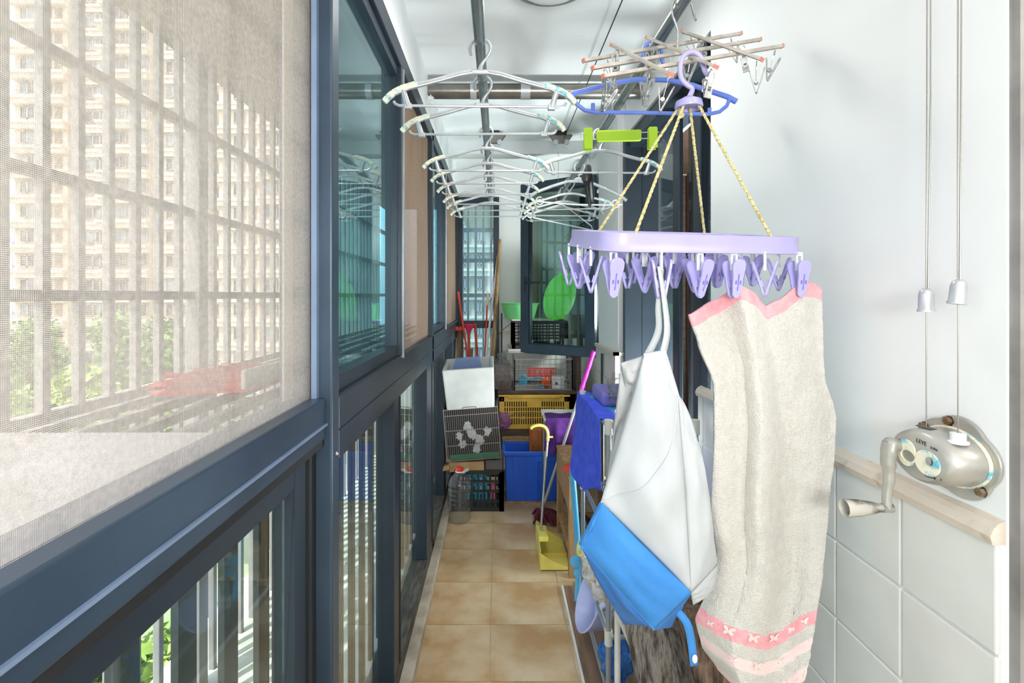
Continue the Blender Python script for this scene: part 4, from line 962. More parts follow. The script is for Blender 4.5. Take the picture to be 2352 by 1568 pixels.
# ================================================================== FAR END CLUTTER
def grid_panel(m, x0, x1, z0, z1, y, nx, nz, r, M=None):
    for i in range(nx+1):
        x = x0+(x1-x0)*i/nx; m.bar(V(x, y, z0), V(x, y, z1), r, r)
    for j in range(nz+1):
        z = z0+(z1-z0)*j/nz; m.bar(V(x0, y, z), V(x1, y, z), r, r)
    return m
def tilt(m, c, ang, axis='Y'):
    R = Matrix.Rotation(ang, 3, axis); c = Vector(c); m.v = [c+R @ (v-c) for v in m.v]; return m
def crate(name, label, mat, x0, x1, y0, y1, z0, z1, nx=8, nz=4, bw=.008, group=None, plate=None):
    t = thing(name, label, 'crate', ((x0+x1)/2, (y0+y1)/2, z0), group)
    def panel(a, b, fixed, axis, n):
        m = MB(); q = (lambda u, z: V(u, fixed, z)) if axis == 'x' else (lambda u, z: V(fixed, u, z))
        for i in range(n+1):
            u = a+(b-a)*i/n; m.bar(q(u, z0), q(u, z1), bw*.8, bw*.8)
        for j in range(nz+1):
            z = z0+(z1-z0)*j/nz; m.bar(q(a, z), q(b, z), bw, bw)
        m.bar(q(a, z1), q(b, z1), bw*2, bw*2); m.bar(q(a, z0+bw), q(b, z0+bw), bw*1.6, bw*2)
        m.bar(q(a, z0), q(a, z1), bw*2.4, bw*2); m.bar(q(b, z0), q(b, z1), bw*2.4, bw*2)
        return m
    panel(x0, x1, y0, 'x', nx).build('front_panel', mat, t); panel(x0, x1, y1, 'x', nx).build('back_panel', mat, t)
    panel(y0, y1, x0, 'y', nx).build('side_panel', mat, t); panel(y0, y1, x1, 'y', nx).build('side_panel', mat, t)
    B(x0, x1, y0, y1, z0, z0+.006).build('base', mat, t)
    if plate: B(*plate).build('name_plate', mat, t, bevel=.002)
    return t
# shelf unit
t = thing('shelf_unit', 'dark brown wooden shelf unit standing at the far end', 'shelf', (.27, 3.5, 0))
B(.0, .56, 3.32, 3.75, .640, .658).build('shelf_board', 'woodd', t, bevel=.002)
B(.0, .56, 3.32, 3.75, .36, .405).build('shelf_board', 'woodd', t, bevel=.002)
B(.527, .56, 3.33, 3.75, 0, .90).build('side_panel', 'woodd', t, bevel=.002); B(.0, .02, 3.35, 3.75, 0, .64).build('side_panel', 'woodd', t, bevel=.002)
B(.02, .527, 3.72, 3.75, .405, .64).build('back_board', 'woodd', t)
B(.03, .36, 3.28, 3.318, .345, .360).build('loose_batten', 'wood', t)
# mustard crate
cr = thing('plastic_crate', 'mustard yellow slotted crate on the shelf unit', 'crate', (.25, 3.45, .405))
x0, x1, y0, y1, z0, z1 = .012, .478, 3.325, 3.60, .408, .636
m = MB()
nx = 26
for i in range(nx+1):
    x = x0+.03+(x1-x0-.06)*i/nx
    m.bar(V(x, y0, z0+.03), V(x, y0, z1-.045), .0075, .010)
for k, z in enumerate((z0+.075, z0+.115, z0+.145)): m.bar(V(x0, y0, z), V(x1, y0, z), .008, .006)
m.box(x0, x1, y0-.006, y0+.006, z0, z0+.030); m.box(x0, x1, y0-.006, y0+.006, z1-.045, z1-.010)
m.box(x0, x0+.032, y0-.006, y0+.006, z0, z1); m.box(x1-.032, x1, y0-.006, y0+.006, z0, z1)
fp_ = m.build('front_panel', 'ycrate', cr); B(.195, .295, y0-.010, y0+.002, z1-.085, z1-.028).build('name_plate', 'ycrate', fp_, bevel=.002)
m = MB(); m.box(x0-.006, x1+.006, y0-.014, y0+.008, z1-.012, z1); m.box(x0+.06, x1-.06, y0-.016, y0-.004, z1-.020, z1-.008); m.build('rim', 'ycrate', cr, bevel=.002)
for x in (x0, x1-.01): B(x, x+.01, y0, y1, z0, z1).build('side_panel', 'ycrate', cr)
B(x0, x1, y1-.01, y1, z0, z1).build('back_panel', 'ycrate', cr); B(x0, x1, y0, y1, z0, z0+.008).build('base', 'ycrate', cr)
B(x0+.02, x1-.02, y0+.03, y0+.034, z0+.01, z1-.02).build('shade_liner', 'woodd', cr)  # dark sheet put in to imitate shade behind the slots
for xq, zq in ((.03, z1-.03), (.46, z1-.03)): B(xq-.005, xq+.005, y0-.0075, y0-.005, zq-.006, zq+.006).build('corner_slot', 'black', cr)
for i, (xx, zz, rr_) in enumerate(((.40, .53, .022), (.17, .47, .02), (.34, .50, .018), (.09, .50, .02))):
    tag(MB().blob((xx, 3.37, zz), (rr_, .02, rr_), .5, 3, 12, i).build('plastic_bottle', 'foam'), ['pale round jar seen through the slots, rightmost in the mustard crate', 'pale lump low in the mustard crate, left of centre', 'pale lump in the mustard crate right of centre', 'pale lump at the left end of the mustard crate'][i], 'jar', 'odds and ends in the mustard crate')
# wire crate with toys on the upper board
t = crate('wire_crate', 'grey wire basket of plastic tools on the brown shelf', 'gwire', .115, .505, 3.36, 3.62, .66, .868, 10, 6, .0028)
t = thing('blue_rake', 'blue plastic toy rake inside the wire basket', 'toy', (.22, 3.40, .67))
MB().prism([(-.03,-.04),(-.02,-.045),(.012,-.02),(.02,.0),(.012,.02),(-.02,.035),(-.032,.025)], .01, Matrix.Translation((.19, 3.41, .72)) @ Matrix.Rotation(PI/2, 4, 'X')).build('rake_head', 'teal', t, bevel=.002)
m = MB()
for k in range(5): m.bar(V(.175+.002*k, 3.405, .69+.015*k), V(.145, 3.405, .682+.016*k), .007, .007)
m.build('tines', 'teal', t); T([V(.20, 3.405, .722), V(.27, 3.40, .735), V(.30, 3.40, .735)], .008, 8).build('handle', 'teal', t, smooth=True)
tag(MB().blob((.335, 3.42, .705), (.035, .03, .035), .5, 3, 16, 3).build('toy_spade', 'orange'), 'orange plastic toy inside the wire basket', 'toy')
t = thing('red_crate_tray', 'red slotted tray at the back of the wire basket', 'tray', (.31, 3.55, .70)); 
m = MB()
for k in range(16): m.box(.215+.0125*k, .222+.0125*k, 3.50, 3.506, .735, .78)
m.box(.21, .41, 3.498, 3.508, .775, .79); m.box(.21, .41, 3.498, 3.508, .725, .737); m.build('front', 'red', t); B(.21, .41, 3.51, 3.6, .725, .735).build('base', 'red', t)
t = thing('white_socket_box', 'white plastic box with round hole in the wire basket', 'box', (.40, 3.40, .665)); B(.372, .455, 3.385, 3.44, .664, .745).build('body', 'white', t, bevel=.003); MB().lathe([(.011, .003), (.011, 0), (.004, -.001), (0, 0)], (.40, 3.384, .70), 16, Matrix.Rotation(PI/2, 3, 'X')).build('hole', 'pot', t)
B(.43, .455, 3.381, 3.385, .668, .74).build('side_rib', 'foam', t)
tag(B(.285, .32, 3.39, 3.42, .663, .678).build('small_box', 'teal', bevel=.003), 'small turquoise block low in the wire basket', 'block')
# upper white board with black crates and basins
tag(B(.075, .54, 3.50, 3.98, .893, .912).build('shelf_plank', 'boardw', bevel=.003), 'white plank under the black crates at the far end', 'board')
t = crate('black_crate', 'black plastic crate under the mint basin', 'black', .115, .50, 3.60, 3.90, .916, 1.105, 8, 4, .010)
B(.115, .5, 3.62, 3.9, 1.09, 1.10).build('inner_tray', 'greybox', t)
tag(B(.10, .40, 3.58, 3.92, 1.117, 1.127).build('thin_board', 'boardw', bevel=.002), 'thin pale board on top of the black crate', 'board')
def basin(name, label, mat, c, r, h, M=None, rim=.012):
    o = MB().lathe([(0, 0), (r*.72, 0), (r*.78, .008), (r*.97, h-.01), (r*1.04, h-.004), (r*1.06, h), (r*1.03, h+.003), (r*.97, h-.004), (r*.76, .012), (0, .008)], c, 40, M)
    return tag(o.build(name, mat, smooth=True), label, 'basin')
basin('wash_basin', 'mint green wash basin on the black crate', 'green', (.165, 3.70, 1.128), .140, .115)
basin('wash_basin', 'grass green basin standing tilted behind the open casement', 'greent', (.44, 3.86, 1.30), .185, .06, (Matrix.Rotation(.42, 4, 'Y') @ Matrix.Rotation(.80, 4, 'Z') @ Matrix.Rotation(1.5, 4, 'X')).to_3x3())
# clear bag with clay pot
t = thing('bagged_pot', 'brown pot in a knotted clear plastic bag on the shelf', 'pot', (.05, 3.42, .66))
MB().lathe([(0, 0), (.05, 0), (.066, .05), (.070, .10), (.062, .14), (.05, .17), (0, .17)], (.035, 3.42, .659), 24).build('pot', 'pot', t, smooth=True)
MB().blob((.03, 3.41, .765), (.082, .08, .106), .28, 4, 24, 5).build('plastic_bag', 'film', t, smooth=True); MB().blob((.03, 3.40, .885), (.035, .03, .02), .7, 6, 16, 6).build('bag_knot', 'film', t)
# blue tub
t = thing('storage_tub', 'royal blue plastic storage tub on the floor', 'tub', (.23, 3.40, 0))
m = MB()
def tubring(e, z): return [V(.045-e, 3.10-e, z), V(.445+e, 3.10-e, z), V(.445+e, 3.30+e, z), V(.045-e, 3.30+e, z)]
rg = [tubring(-.010, .01), tubring(0, .30), tubring(.012, .30), tubring(.012, .328), tubring(-.004, .328), tubring(-.016, .02)]
m.add([v for r in rg for v in r], [(i*4+k, i*4+(k+1) % 4, (i+1)*4+(k+1) % 4, (i+1)*4+k) for i in range(5) for k in range(4)]+[(3,2,1,0), (20,21,22,23)])
m.build('body', 'tub', t, bevel=.006)
for x in (.10, .17, .245): B(x-.003, x+.003, 3.092, 3.100, .03, .30).build('rib', 'tub', t)
B(.245, .445, 3.086, 3.094, .265, .30).build('handle_band', 'tub', t, bevel=.002)
tag(B(.04, .42, 3.11, 3.29, .0, .012).build('floor_slat', 'wood'), 'wooden slat under the blue tub', 'board')
t = thing('wooden_box', 'orange grained wooden box standing in the blue tub', 'box', (.27, 3.22, .25)); B(.205, .345, 3.19, 3.25, .05, .442).build('body', 'woodo', t, bevel=.008)
# black crate and things at the left
t = crate('black_crate', 'black slotted crate on the floor beside the water bottle', 'black', -.262, .024, 3.0, 3.26, .0, .236, 8, 4, .012)
t = thing('blue_basket', 'teal slotted basket inside the black floor crate', 'basket', (-.12, 3.1, .02))
m = MB()
for k in range(6): m.box(-.185+.022*k, -.172+.022*k, 3.03, 3.036, .04, .205)
for z in (.04, .09, .14, .19): m.box(-.185, -.062, 3.028, 3.036, z, z+.012)
m.build('slats', 'teal', t); T([V(-.18, 3.03, .205), V(-.075, 3.03, .205)], .012, 10).build('rim', 'teal', t, smooth=True)
t = thing('pink_clip', 'pink plastic prongs inside the black floor crate', 'clip', (-.03, 3.03, .06)); MB().bar(V(-.04, 3.03, .06), V(-.032, 3.03, .15), .01, .01).bar(V(-.02, 3.03, .06), V(-.024, 3.03, .15), .01, .01).build('prongs', 'pink', t); MB().blob((-.028, 3.03, .155), .014, .2, 3, 10).build('head', 'pink', t)
t = thing('cardboard_tray', 'flattened cardboard box between the black crate and wire cage', 'box', (-.12, 3.1, .237))
tilt(B(-.29, -.08, 2.99, 3.2, .240, .300), (-.12, 3.1, .24), -.03).build('carton', 'card', t, bevel=.003); B(-.075, .03, 3.0, 3.22, .240, .305).build('tray', 'greybox', t, bevel=.003)
tag(tilt(B(-.325, -.285, 2.95, 3.2, .262, .272), (-.3, 3.1, .26), -.25).build('wood_slip', 'wood'), 'thin wooden slip under the left corner of the wire cage', 'board')
# cage
cg = thing('wire_cage', 'white wire pet cage with black lining, tilted in the stack', 'cage', (-.13, 3.1, .305))
cc = V(-.13, 3.0, .31); an = -.075
def cgp(m): return tilt(m, cc, an)
x0, x1, z0, z1 = -.305, .020, .318, .625
m = MB()
for i in range(27): x = x0+(x1-x0)*i/26; m.bar(V(x, 2.98, z0), V(x, 2.98, z1), .0018, .0018)
for z in (z0, z0+.09, z0+.18, z0+.27, z1): m.bar(V(x0, 2.978, z), V(x1, 2.978, z), .0036, .0036)
cgp(m).build('front_wires', 'gwire', cg)
m = MB()
for x in (x0, x1):
    for i in range(16): y = 2.98+.22*i/15; m.bar(V(x, y, z0), V(x, y, z1), .0022, .0022)
    for z in (z0, z0+.15, z1): m.bar(V(x, 2.98, z), V(x, 3.2, z), .0036, .0036)
cgp(m).build('side_wires', 'gwire', cg)
cgp(B(x0+.006, x1-.006, 2.99, 3.19, z0+.01, z1-.006)).build('black_lining', 'black', cg)
cgp(B(x0+.02, x1-.004, 2.974, 3.19, z0+.004, z0+.034)).build('tray', 'dgreen', cg, bevel=.003)
rr = random.Random(3)
for i in range(9):
    xx, zz = [(-.17,.52),(-.15,.49),(-.14,.46),(-.11,.44),(-.09,.43),(-.05,.48),(-.22,.46),(-.2,.41),(-.12,.38)][i]
    tilt(MB().blob((xx, 2.988, zz), (.017, .004, .021), 1.5, 4, 16, i), cc, an).build('torn_paper', 'foam', cg)
# foam box
fb = thing('foam_box', 'dirty white foam box tilted on top of the wire cage', 'box', (-.16, 3.0, .63))
c2 = V(-.15, 2.95, .63); a2 = -.07
m = MB(); X0, X1, Y0_, Y1_, Z0, Z1 = -.305, -.012, 2.92, 3.16, .632, .872
rg = [(0, Z0), (.004, Z1), (.022-.04, Z1), (-.02, Z0+.03)]
def rb(e, z, zt=0): return [V(X0-e, Y0_-e, z), V(X1+e, Y0_-e, z), V(X1+e, Y1_+e, z+zt), V(X0-e, Y1_+e, z+zt)]
R4 = [rb(-.006, Z0), rb(.006, Z1, .035), rb(-.016, Z1, .035), rb(-.026, Z0+.03)]
m.add([v for r in R4 for v in r], [(i*4+k, i*4+(k+1) % 4, (i+1)*4+(k+1) % 4, (i+1)*4+k) for i in range(3) for k in range(4)]+[(3,2,1,0), (12,13,14,15)])
tilt(m, c2, a2).build('body', 'foam', fb, bevel=.008)
tilt(MB().bar(V(-.2, 2.923, .645), V(-.13, 2.923, .645), .003, .003).bar(V(-.2, 2.923, .645), V(-.205, 2.923, .636), .003, .003).bar(V(-.13, 2.923, .645), V(-.125, 2.923, .636), .003, .003), c2, a2).build('moulded_groove', 'pot', fb)
cb = thing('blue_wire_trap', 'blue wire mesh trap lying in the foam box', 'cage', (-.17, 3.03, .86))
m = MB(); q = [V(-.275, 2.965, .83), V(-.09, 2.965, .845), V(-.115, 3.06, .925), V(-.255, 3.06, .915)]
for i in range(15):
    f = i/14; m.bar(q[0].lerp(q[1], f), q[3].lerp(q[2], f), .0022, .0022); m.bar(q[0].lerp(q[3], f), q[1].lerp(q[2], f), .0022, .0022)
for i in range(15):
    f = i/14; p_ = q[0].lerp(q[1], f); m.bar(p_, p_+V(0, 0, .05), .0016, .0016)
m.build('mesh_top', 'bwirecage', cb)
m = MB()
for i in range(12):
    f = i/11; p_ = q[1].lerp(q[2], f); m.bar(p_, p_+V(.012, 0, -.05), .0016, .0016)
m.bar(q[1]+V(.012, 0, -.05), q[2]+V(.012, 0, -.05), .002, .002); m.build('mesh_side', 'bwirecage', cb)
# crumpled purple-orange bag between
tag(MB().blob((.035, 3.27, .47), (.05, .03, .055), .5, 3, 18, 8).build('crumpled_bag', 'filmr', smooth=True), 'crumpled purple plastic bag beside the mustard crate', 'bag')
# bottle
bt = thing('water_bottle', 'big clear ribbed water bottle with red cap on the floor', 'bottle', (-.22, 2.87, 0))
pr = [(0, .003), (.055, .0), (.064, .006), (.067, .02)]
for k in range(7): z = .03+k*.026; pr += [(.067, z), (.0625, z+.009), (.0625, z+.015), (.067, z+.024)]
pr += [(.066, .215), (.058, .24), (.040, .265), (.024, .28), (.020, .285), (.020, .292)]
MB().lathe(pr, (-.22, 2.87, .0), 32).build('body', 'pet', bt, smooth=True)
MB().lathe([(.0, .020), (.020, .020), (.022, .016), (.022, 0), (.0, 0)], (-.22, 2.87, .288), 20).build('cap', 'red', bt, smooth=True)
T([V(-.242, 2.87, .284), V(-.20, 2.86, .278), V(-.165, 2.86, .296), V(-.172, 2.86, .303), V(-.20, 2.865, .286)], .003, 6).build('carry_loop', 'white', bt, smooth=True)
MB().lathe([(.021, 0), (.026, .003), (.021, .007)], (-.22, 2.87, .281), 20).build('neck_ring', 'white', bt)
# sticks leaning in the corner
def stick(name, label, cat, pts, r, mat, n=10):
    return tag(T(pts, r, n).build(name, mat, smooth=True), label, cat)
stick('wooden_stick', 'red lacquered stick leaning left in the corner', 'stick', [at(1078, 860, 3.72)+V(.02, 0, -.55), at(1076, 830, 3.72), at(1052, 670, 3.78)], .009, 'redw')
stick('wooden_post', 'thick grey brown post in the window corner', 'stick', [V(-.325, 3.86, 0), V(-.295, 3.88, 1.05)], .030, 'greywood', 14)
stick('wooden_stick', 'short red brown stick in front of the end window', 'stick', [at(1099, 1000, 3.75), at(1097, 830, 3.78), at(1091, 743, 3.82)], .010, 'redw')
stick('wooden_stick', 'stubby brown stick behind the foam box', 'stick', [at(1086, 1000, 3.74), at(1083, 800, 3.76)], .011, 'greywood')
t = thing('plunger', 'plunger with bright red cup upside down among the sticks', 'plunger', at(1082, 1050, 3.7))
pc = at(1077, 748, 3.78)
MB().lathe([(.046, .0), (.048, -.006), (.030, -.03), (.018, -.055), (.014, -.075), (0, -.075)], pc+V(0, 0, .015), 24).build('rubber_cup', 'hotpink', t, smooth=True)
T([pc+V(0, 0, -.05), at(1082, 1050, 3.7)], .010, 10).build('handle', 'redw', t, smooth=True)
tag(B(-.36+.02, -.255, 3.80, 3.86, 1.03, 1.06).build('dustpan_edge', 'red', bevel=.004), 'bright red plastic edge hooked beside the sticks', 'dustpan')
t = thing('toy_spear', 'red staff with pale leaf shaped spear head', 'spear', at(1104, 1000, 3.7))
T([at(1106, 1000, 3.68), at(1119, 700, 3.84)], .0065, 10).build('staff', 'red', t, smooth=True)
MB().prism([(-.004,-.028),(-.016,-.020),(-.004,-.012),(-.010,.012),(-.012,.035),(-.006,.07),(.002,.10),(.008,.07),(.012,.035),(.008,.01),(.004,-.012),(.014,-.020),(.004,-.028)], .006, Matrix.Translation(at(1120, 696, 3.84)) @ Matrix.Rotation(PI/2, 4, 'X')).build('spear_head', 'palewood', t, bevel=.002)
stick('plastic_pipe', 'white plastic pipe leaning beside the bamboo pole', 'pipe', [at(1108, 1000, 3.66), at(1118, 800, 3.76), at(1144, 585, 3.92)], .009, 'white')
t = thing('bamboo_pole', 'tall brown bamboo pole, tallest of the sticks', 'pole', at(1122, 1010, 3.62))
a, b = at(1122, 1010, 3.60), at(1148, 550, 3.92)
T([a.lerp(b, i/12) for i in range(13)], [.018-.004*i/12 for i in range(13)], 12).build('culm', 'bamboo', t, smooth=True)
for f in (.2, .38, .55, .7, .84, .97): T([a.lerp(b, f-.003), a.lerp(b, f+.003)], .0185-.004*f, 12).build('node', 'bamboo', t)
for i, (xa, xb_, yb_) in enumerate(((1112, 1130, 770), (1118, 1136, 760), (1114, 1140, 740))):
    stick('cane', ['thin pale cane left of the bamboo pole', 'thin pale cane in the middle beside the bamboo pole', 'thin pale cane touching the bamboo pole'][i], 'stick', [at(xa, 1000, 3.64+.02*i), at(xb_, yb_, 3.80+.02*i)], .006, 'palewood', 8)
t = thing('thin_black_stand', 'thin black metal stand with bent wire by the mint basin', 'stand', (.03, 3.9, 0)); T([V(.032, 3.9, 0), V(.032, 3.9, 1.16)], .005, 8).build('post', 'black', t); T(spline([V(-.02, 3.88, .95), V(.03, 3.88, 1.02), V(.1, 3.86, 1.08)], 6), .0025, 6).build('wire', 'greybox', t, smooth=True)
# ================================================================== RIGHT SIDE CLUTTER
struct(B(.292, .640, .9, 2.215, .0005, .007).build('floor_panel', 'floorboard'), 'brown board laid on the floor along the right wall', 'board')
struct(B(.284, .292, .9, 2.215, .0005, .010).build('trim_4', 'white', bevel=.001), 'white edge strip of the brown floor board', 'strip')
# pipe rack
rk2 = thing('tube_rack', 'grey tube rack with white joints along the right wall', 'rack', (.46, 1.73, 0))
X0, X1, Y0_, Y1_ = .335, .598, 1.50, 1.95
for x in (X0, X1):
    for y in (Y0_, Y1_):
        T([V(x, y, .0075), V(x, y, .915)], .0085, 12).build('post', 'gtube', rk2, smooth=True)
        for z in (.10, .27, .565, .905): T([V(x, y, z-.022), V(x, y, z+.022)], .0125, 12).build('joint', 'wtube', rk2, smooth=True)
for z in (.10, .27, .565, .905):
    for x in (X0, X1): T([V(x, Y0_, z), V(x, Y1_, z)], .0072, 10).build('rail', 'gtube', rk2, smooth=True)
    for y in (Y0_, Y1_): T([V(X0, y, z), V(X1, y, z)], .0072, 10).build('rail', 'gtube', rk2, smooth=True)
    for x in (.40, .466, .532):
        if z < .9: T([V(x, Y0_, z), V(x, Y1_, z)], .0055, 8).build('tier_rod', 'gtube', rk2, smooth=True)
# blue cloth draped over the rack's top rail
def clothf(u, v):
    y = 1.985-.42*u; top = .925-.004*math.sin(u*9)
    if v < .2:
        k = v/.2; return V(X0+.075*(1-k)-.012*k*0, y, top-.01-.03*(1-k)+.012*math.sin(k*PI))
    k = (v-.2)/.8; drop = (.27+.0*u)+.05*math.sin(u*5.5-.8)*k
    return V(X0-.014-.018*k*(1-u)+.012*math.sin(u*13+k*2)*k-.012*k, y+.0*k-.06*k*(u-.5)*.8, top-.008-drop*k)
tag(MB().grid(clothf, 50, 50).build('cleaning_cloth', 'blue', smooth=True, thick=.004), 'royal blue cloth draped over the rack rail', 'cloth')
t = thing('purple_package', 'purple package with crumpled clear wrap on the rack top', 'package', (.44, 1.80, .91))
B(.36, .54, 1.72, 1.90, .915, .965).build('box', 'violet', t, bevel=.012); MB().blob((.45, 1.70, .98), (.07, .05, .055), .6, 4, 24, 2).build('wrap', 'film', t, smooth=True)
B(.35, .56, 1.70, 1.91, .910, .916).build('tray', 'teal', t)
tag(tilt(B(.47, .60, 1.62, 1.66, .80, .93), (.55, 1.64, .9), .3).build('folded_paper', 'boardw'), 'folded white paper wedged in the rack by the wall', 'paper')
tag(MB().blob((.362, 1.62, .425), (.082, .085, .115), .45, 3, 28, 4).build('wrapped_parcel', 'filmc', smooth=True), 'crackly clear plastic parcel on the rack tier', 'parcel')
tag(MB().blob((.385, 1.63, .375), (.07, .075, .07), .25, 2, 20, 9).build('pink_packet', 'pinkstuff', smooth=True), 'pinkish packet inside the crackly clear parcel', 'packet')
tag(T(arc(at(1333, 1258, 1.62), .022, 0, 360, 16, V(.5, .8, 0))[:-1], .005, 8, closed=True).build('yellow_ring', 'yellow', smooth=True), 'yellow plastic ring hooked on the rack beside the parcel', 'ring')
basin('small_basin', 'lavender plastic basin tipped on its side in the rack', 'lav', (.385, 1.74, .215), .105, .07, (Matrix.Rotation(-1.15, 4, 'Y')).to_3x3())
tag(MB().blob((.375, 1.56, .165), (.05, .045, .065), .5, 3, 24, 1).build('plastic_bag', 'filmb', smooth=True), 'crumpled blue plastic bag on the lowest rack tier', 'bag')
tag(MB().blob((.455, 1.62, .19), (.055, .06, .09), .4, 3, 24, 2).build('plastic_bag', 'filmg', smooth=True), 'olive green plastic bag on the lowest rack tier', 'bag')
tag(MB().blob((.36, 1.44, .028), (.03, .03, .022), .6, 3, 14, 7).build('crumpled_paper', 'foam'), 'crumpled white scrap on the floor board', 'scrap')
t = thing('plastic_pole', 'sky blue plastic pole with paddle ends leaning by the wooden stand', 'pole', (.31, 2.1, 0))
T([at(1331, 1400, 1.92)+V(0, .05, 0), at(1330, 1290, 2.06), at(1322, 1180, 2.06), at(1314, 1075, 2.06)], .0125, 12).build('pole', 'sky', t, smooth=True)
for q, rr_ in ((at(1322, 1289, 1.94), .020), (at(1326, 1315, 1.92), .014)): MB().lathe([(0, -.004), (rr_, -.004), (rr_*1.1, 0), (rr_, .004), (0, .004)], q, 20, Matrix.Rotation(1.2, 3, 'X')).build('paddle', 'sky', t, smooth=True)
# white A frame and driftwood
t = thing('folding_frame', 'white tubular folding frame before the rack', 'frame', (.40, 1.38, 0))
T([V(.333, 1.38, .0075), V(.333, 1.38, .445)], .0085, 12).build('post', 'wtube', t, smooth=True); T([V(.335, 1.375, .42), V(.515, 1.30, .0075)], .0085, 12).build('strut', 'wtube', t, smooth=True)
T([V(.333, 1.38, .44), V(.57, 1.38, .44)], .0085, 12).build('cross_bar', 'wtube', t, smooth=True); T([V(.57, 1.38, .0075), V(.57, 1.38, .445)], .0085, 12).build('post', 'wtube', t, smooth=True)
MB().lathe([(0, .002), (.003, .002), (.003, 0)], (.333, 1.371, .10), 8, Matrix.Rotation(PI/2, 3, 'X')).build('rivet', 'pot', t)
def log(label, pts, rad, mat, seed):
    sp = spline(pts, 10); n = 26; vs = []; N = len(sp); m = MB()
    for i, p in enumerate(sp):
        d = (sp[min(N-1, i+1)]-sp[max(0, i-1)]).normalized(); a = d.cross(V(0, 1, 0)).normalized(); b = d.cross(a); R = rad[0]+(rad[1]-rad[0])*i/(N-1)
        for k in range(n):
            th = 2*PI*k/n; w_ = 1+.16*noise.noise(V(math.cos(th)*2.2, math.sin(th)*2.2, i*.06+seed))+.10*math.sin(th*4+i*.03+seed)
            vs.append(p+(a*math.cos(th)+b*math.sin(th))*R*w_)
    fs = [(i*n+k, i*n+(k+1) % n, (i+1)*n+(k+1) % n, (i+1)*n+k) for i in range(N-1) for k in range(n)]+[tuple(range(n-1, -1, -1)), tuple((N-1)*n+k for k in range(n))]
    m.add(vs, fs); return tag(m.build('driftwood_log', mat, smooth=True), label, 'log', 'driftwood by the wall')
log('grey weathered driftwood log behind the white frame', [at(1480, 1385, 1.27), at(1500, 1450, 1.25), V(.445, 1.22, .26), V(.50, 1.20, .075)], (.055, .085), 'bark', 1.0)
log('brown driftwood branch between the bag and towel', [at(1590, 1375, 1.10), at(1610, 1440, 1.09), V(.515, 1.05, .30), V(.56, 1.02, .06)], (.045, .055), 'bark2', 4.0)
# wooden stand
t = thing('wooden_stand', 'raw pine stand with open side next to the sky blue pole', 'stand', (.44, 2.5, 0))
for x in (.345, .57):
    for y in (2.30, 2.74): B(x-.017, x+.017, y-.017, y+.017, 0, .455).build('leg', 'wood', t, bevel=.002)
B(.326, .588, 2.28, 2.76, .455, .472).build('top', 'wood', t, bevel=.002); B(.33, .585, 2.32, 2.72, .10, .115).build('shelf', 'wood', t)
B(.572, .584, 2.32, 2.72, .115, .455).build('back_board', 'wood', t); B(.33, .34, 2.325, 2.72, .30, .455).build('apron', 'wood', t)
m = MB()
for y in (2.31, 2.73):
    for z in (.08, .15): m.lathe([(0, .001), (.003, .001), (.003, 0)], (.328, y, z), 8, Matrix.Rotation(-PI/2, 3, 'Y'))
m.build('screw', 'pot', t)
tag(MB().blob((.42, 2.42, .175), (.05, .05, .055), .3, 2, 20, 3).build('black_pot', 'black', smooth=True), 'dark round pot inside the pine stand', 'pot')
tag(MB().lathe([(0, .026), (.03, .026), (.085, .006), (.09, 0), (.08, 0), (0, .004)], (.40, 2.37, .4725), 28).build('red_saucer', 'red', smooth=True), 'bright red saucer on the pine stand', 'saucer')
t = thing('white_stool', 'white topped stool with chrome legs and purple cloth', 'stool', (.36, 2.95, 0))
B(.265, .50, 2.82, 3.06, .583, .600).build('seat', 'boardw', t, bevel=.004)
for x, y, dx, dy in ((.285, 2.84, -.03, -.0), (.48, 2.84, .02, 0), (.285, 3.04, -.0, .02), (.48, 3.04, .02, .02)): T([V(x, y, .583), V(x+dx, y+dy, 0)], .008, 10).build('leg', 'steel', t, smooth=True)
def purp(u, v):
    x = .275+.16*u; k = v
    if k < .3: return V(x, 2.93-.12*(k/.3), .606+.003*math.sin(u*8))
    k = (k-.3)/.7; return V(x-.012*k+.010*math.sin(u*9)*k, 2.81-.012*k+.016*math.sin(u*11+k)*k, .606-.185*k*(1+.12*math.sin(u*6)))
tag(MB().grid(purp, 30, 40).build('purple_cloth', 'purple', smooth=True, thick=.004), 'purple cloth draped over the white stool', 'cloth')
# black clothes stand
t = thing('black_stand', 'thin black rail stand behind the blue cloth', 'stand', (.45, 2.2, 0))
T([V(.465, 2.20, .0), V(.465, 2.20, 1.045)], .008, 10).build('post', 'black', t, smooth=True); T([V(.36, 2.20, .868), V(.60, 2.20, .868)], .0075, 10).build('rail', 'black', t, smooth=True); B(.36, .60, 2.15, 2.25, .0, .012).build('foot', 'black', t, bevel=.004)
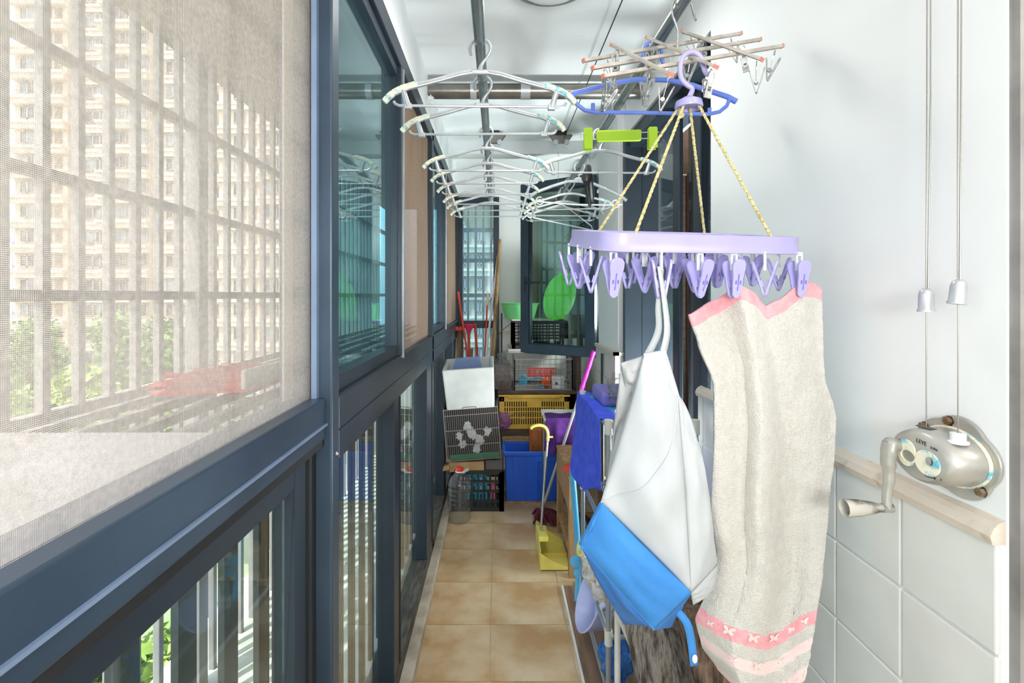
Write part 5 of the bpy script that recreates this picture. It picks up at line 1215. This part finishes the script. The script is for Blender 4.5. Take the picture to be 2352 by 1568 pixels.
# mop with magenta grip
t = thing('mop', 'mop with magenta grip, silver shaft and maroon head', 'mop', at(1240, 1195, 2.86))
a, b = at(1242, 1180, 2.86), at(1364, 806, 2.62); b = V(b.x, b.y, b.z)
T([a, a.lerp(b, .80)], .0085, 12).build('shaft', 'silver', t, smooth=True)
T([a.lerp(b, .78+.22*i/10) for i in range(11)], [.012+.0015*math.sin(i*2.2) for i in range(11)], 14).build('grip', 'magenta', t, smooth=True)
m = MB(); rr = random.Random(8)
for i in range(70):
    e = V(a.x+rr.uniform(-.05, .13), a.y+rr.uniform(-.09, .06), .012+rr.uniform(0, .012)); mid = a.lerp(e, .5)+V(0, 0, .03)
    m.tube(spline([a+V(rr.uniform(-.01, .01), rr.uniform(-.01, .01), .02), mid, e], 4), .006, 6)
m.build('mop_strands', 'maroon', t, kind='stuff')
# dustpan with long handle
t = thing('dustpan', 'pale yellow dustpan with long steel cane handle', 'dustpan', at(1265, 1275, 2.45))
ba = at(1242, 1222, 2.50); tp = at(1258, 1005, 2.58)
T([ba, tp], .0062, 10).build('shaft', 'steel', t, smooth=True)
hp_ = spline([at(1218, 984, 2.58), at(1226, 978, 2.58), at(1240, 976, 2.58), at(1252, 981, 2.58), at(1258, 993, 2.58), at(1258, 1012, 2.58)], 5)
T(hp_, [.006]+[.0085]*(len(hp_)-1), 12).build('cane_handle', 'yellow', t, smooth=True)
MB().bar(at(1260, 1003, 2.58), at(1270, 1003, 2.58), .008, .008).build('hang_tab', 'yellow', t)
x0, x1 = .205, .345; yk, yf = 2.34, 2.62
m = MB(); m.box(x0, x1, yk, yf, .004, .008)
m.build('pan_floor', 'yellow', t)
m = MB(); m.prism([(x0, .004), (x1, .004), (x1, .012), (x0+.06, .045), (x0, .085)], .004, Matrix(((1,0,0,0), (0,0,1,yk), (0,1,0,0), (0,0,0,1)))); m.build('side_wall', 'yellow', t, bevel=.001)
m = MB(); m.prism([(x0, .004), (x1, .004), (x1, .012), (x0+.06, .06), (x0, .115)], .004, Matrix(((1,0,0,0), (0,0,1,yf), (0,1,0,0), (0,0,0,1)))); m.build('side_wall', 'yellow', t, bevel=.001)
B(x0-.004, x0, yk, yf+.004, .004, .105).build('rear_wall', 'yellow', t, bevel=.002); B(x0-.004, x0+.045, 2.43, 2.56, .095, .118).build('hood', 'yellow', t, bevel=.004); B(x0+.02, x1, 2.47, 2.485, .008, .02).build('ridge', 'yellow', t)
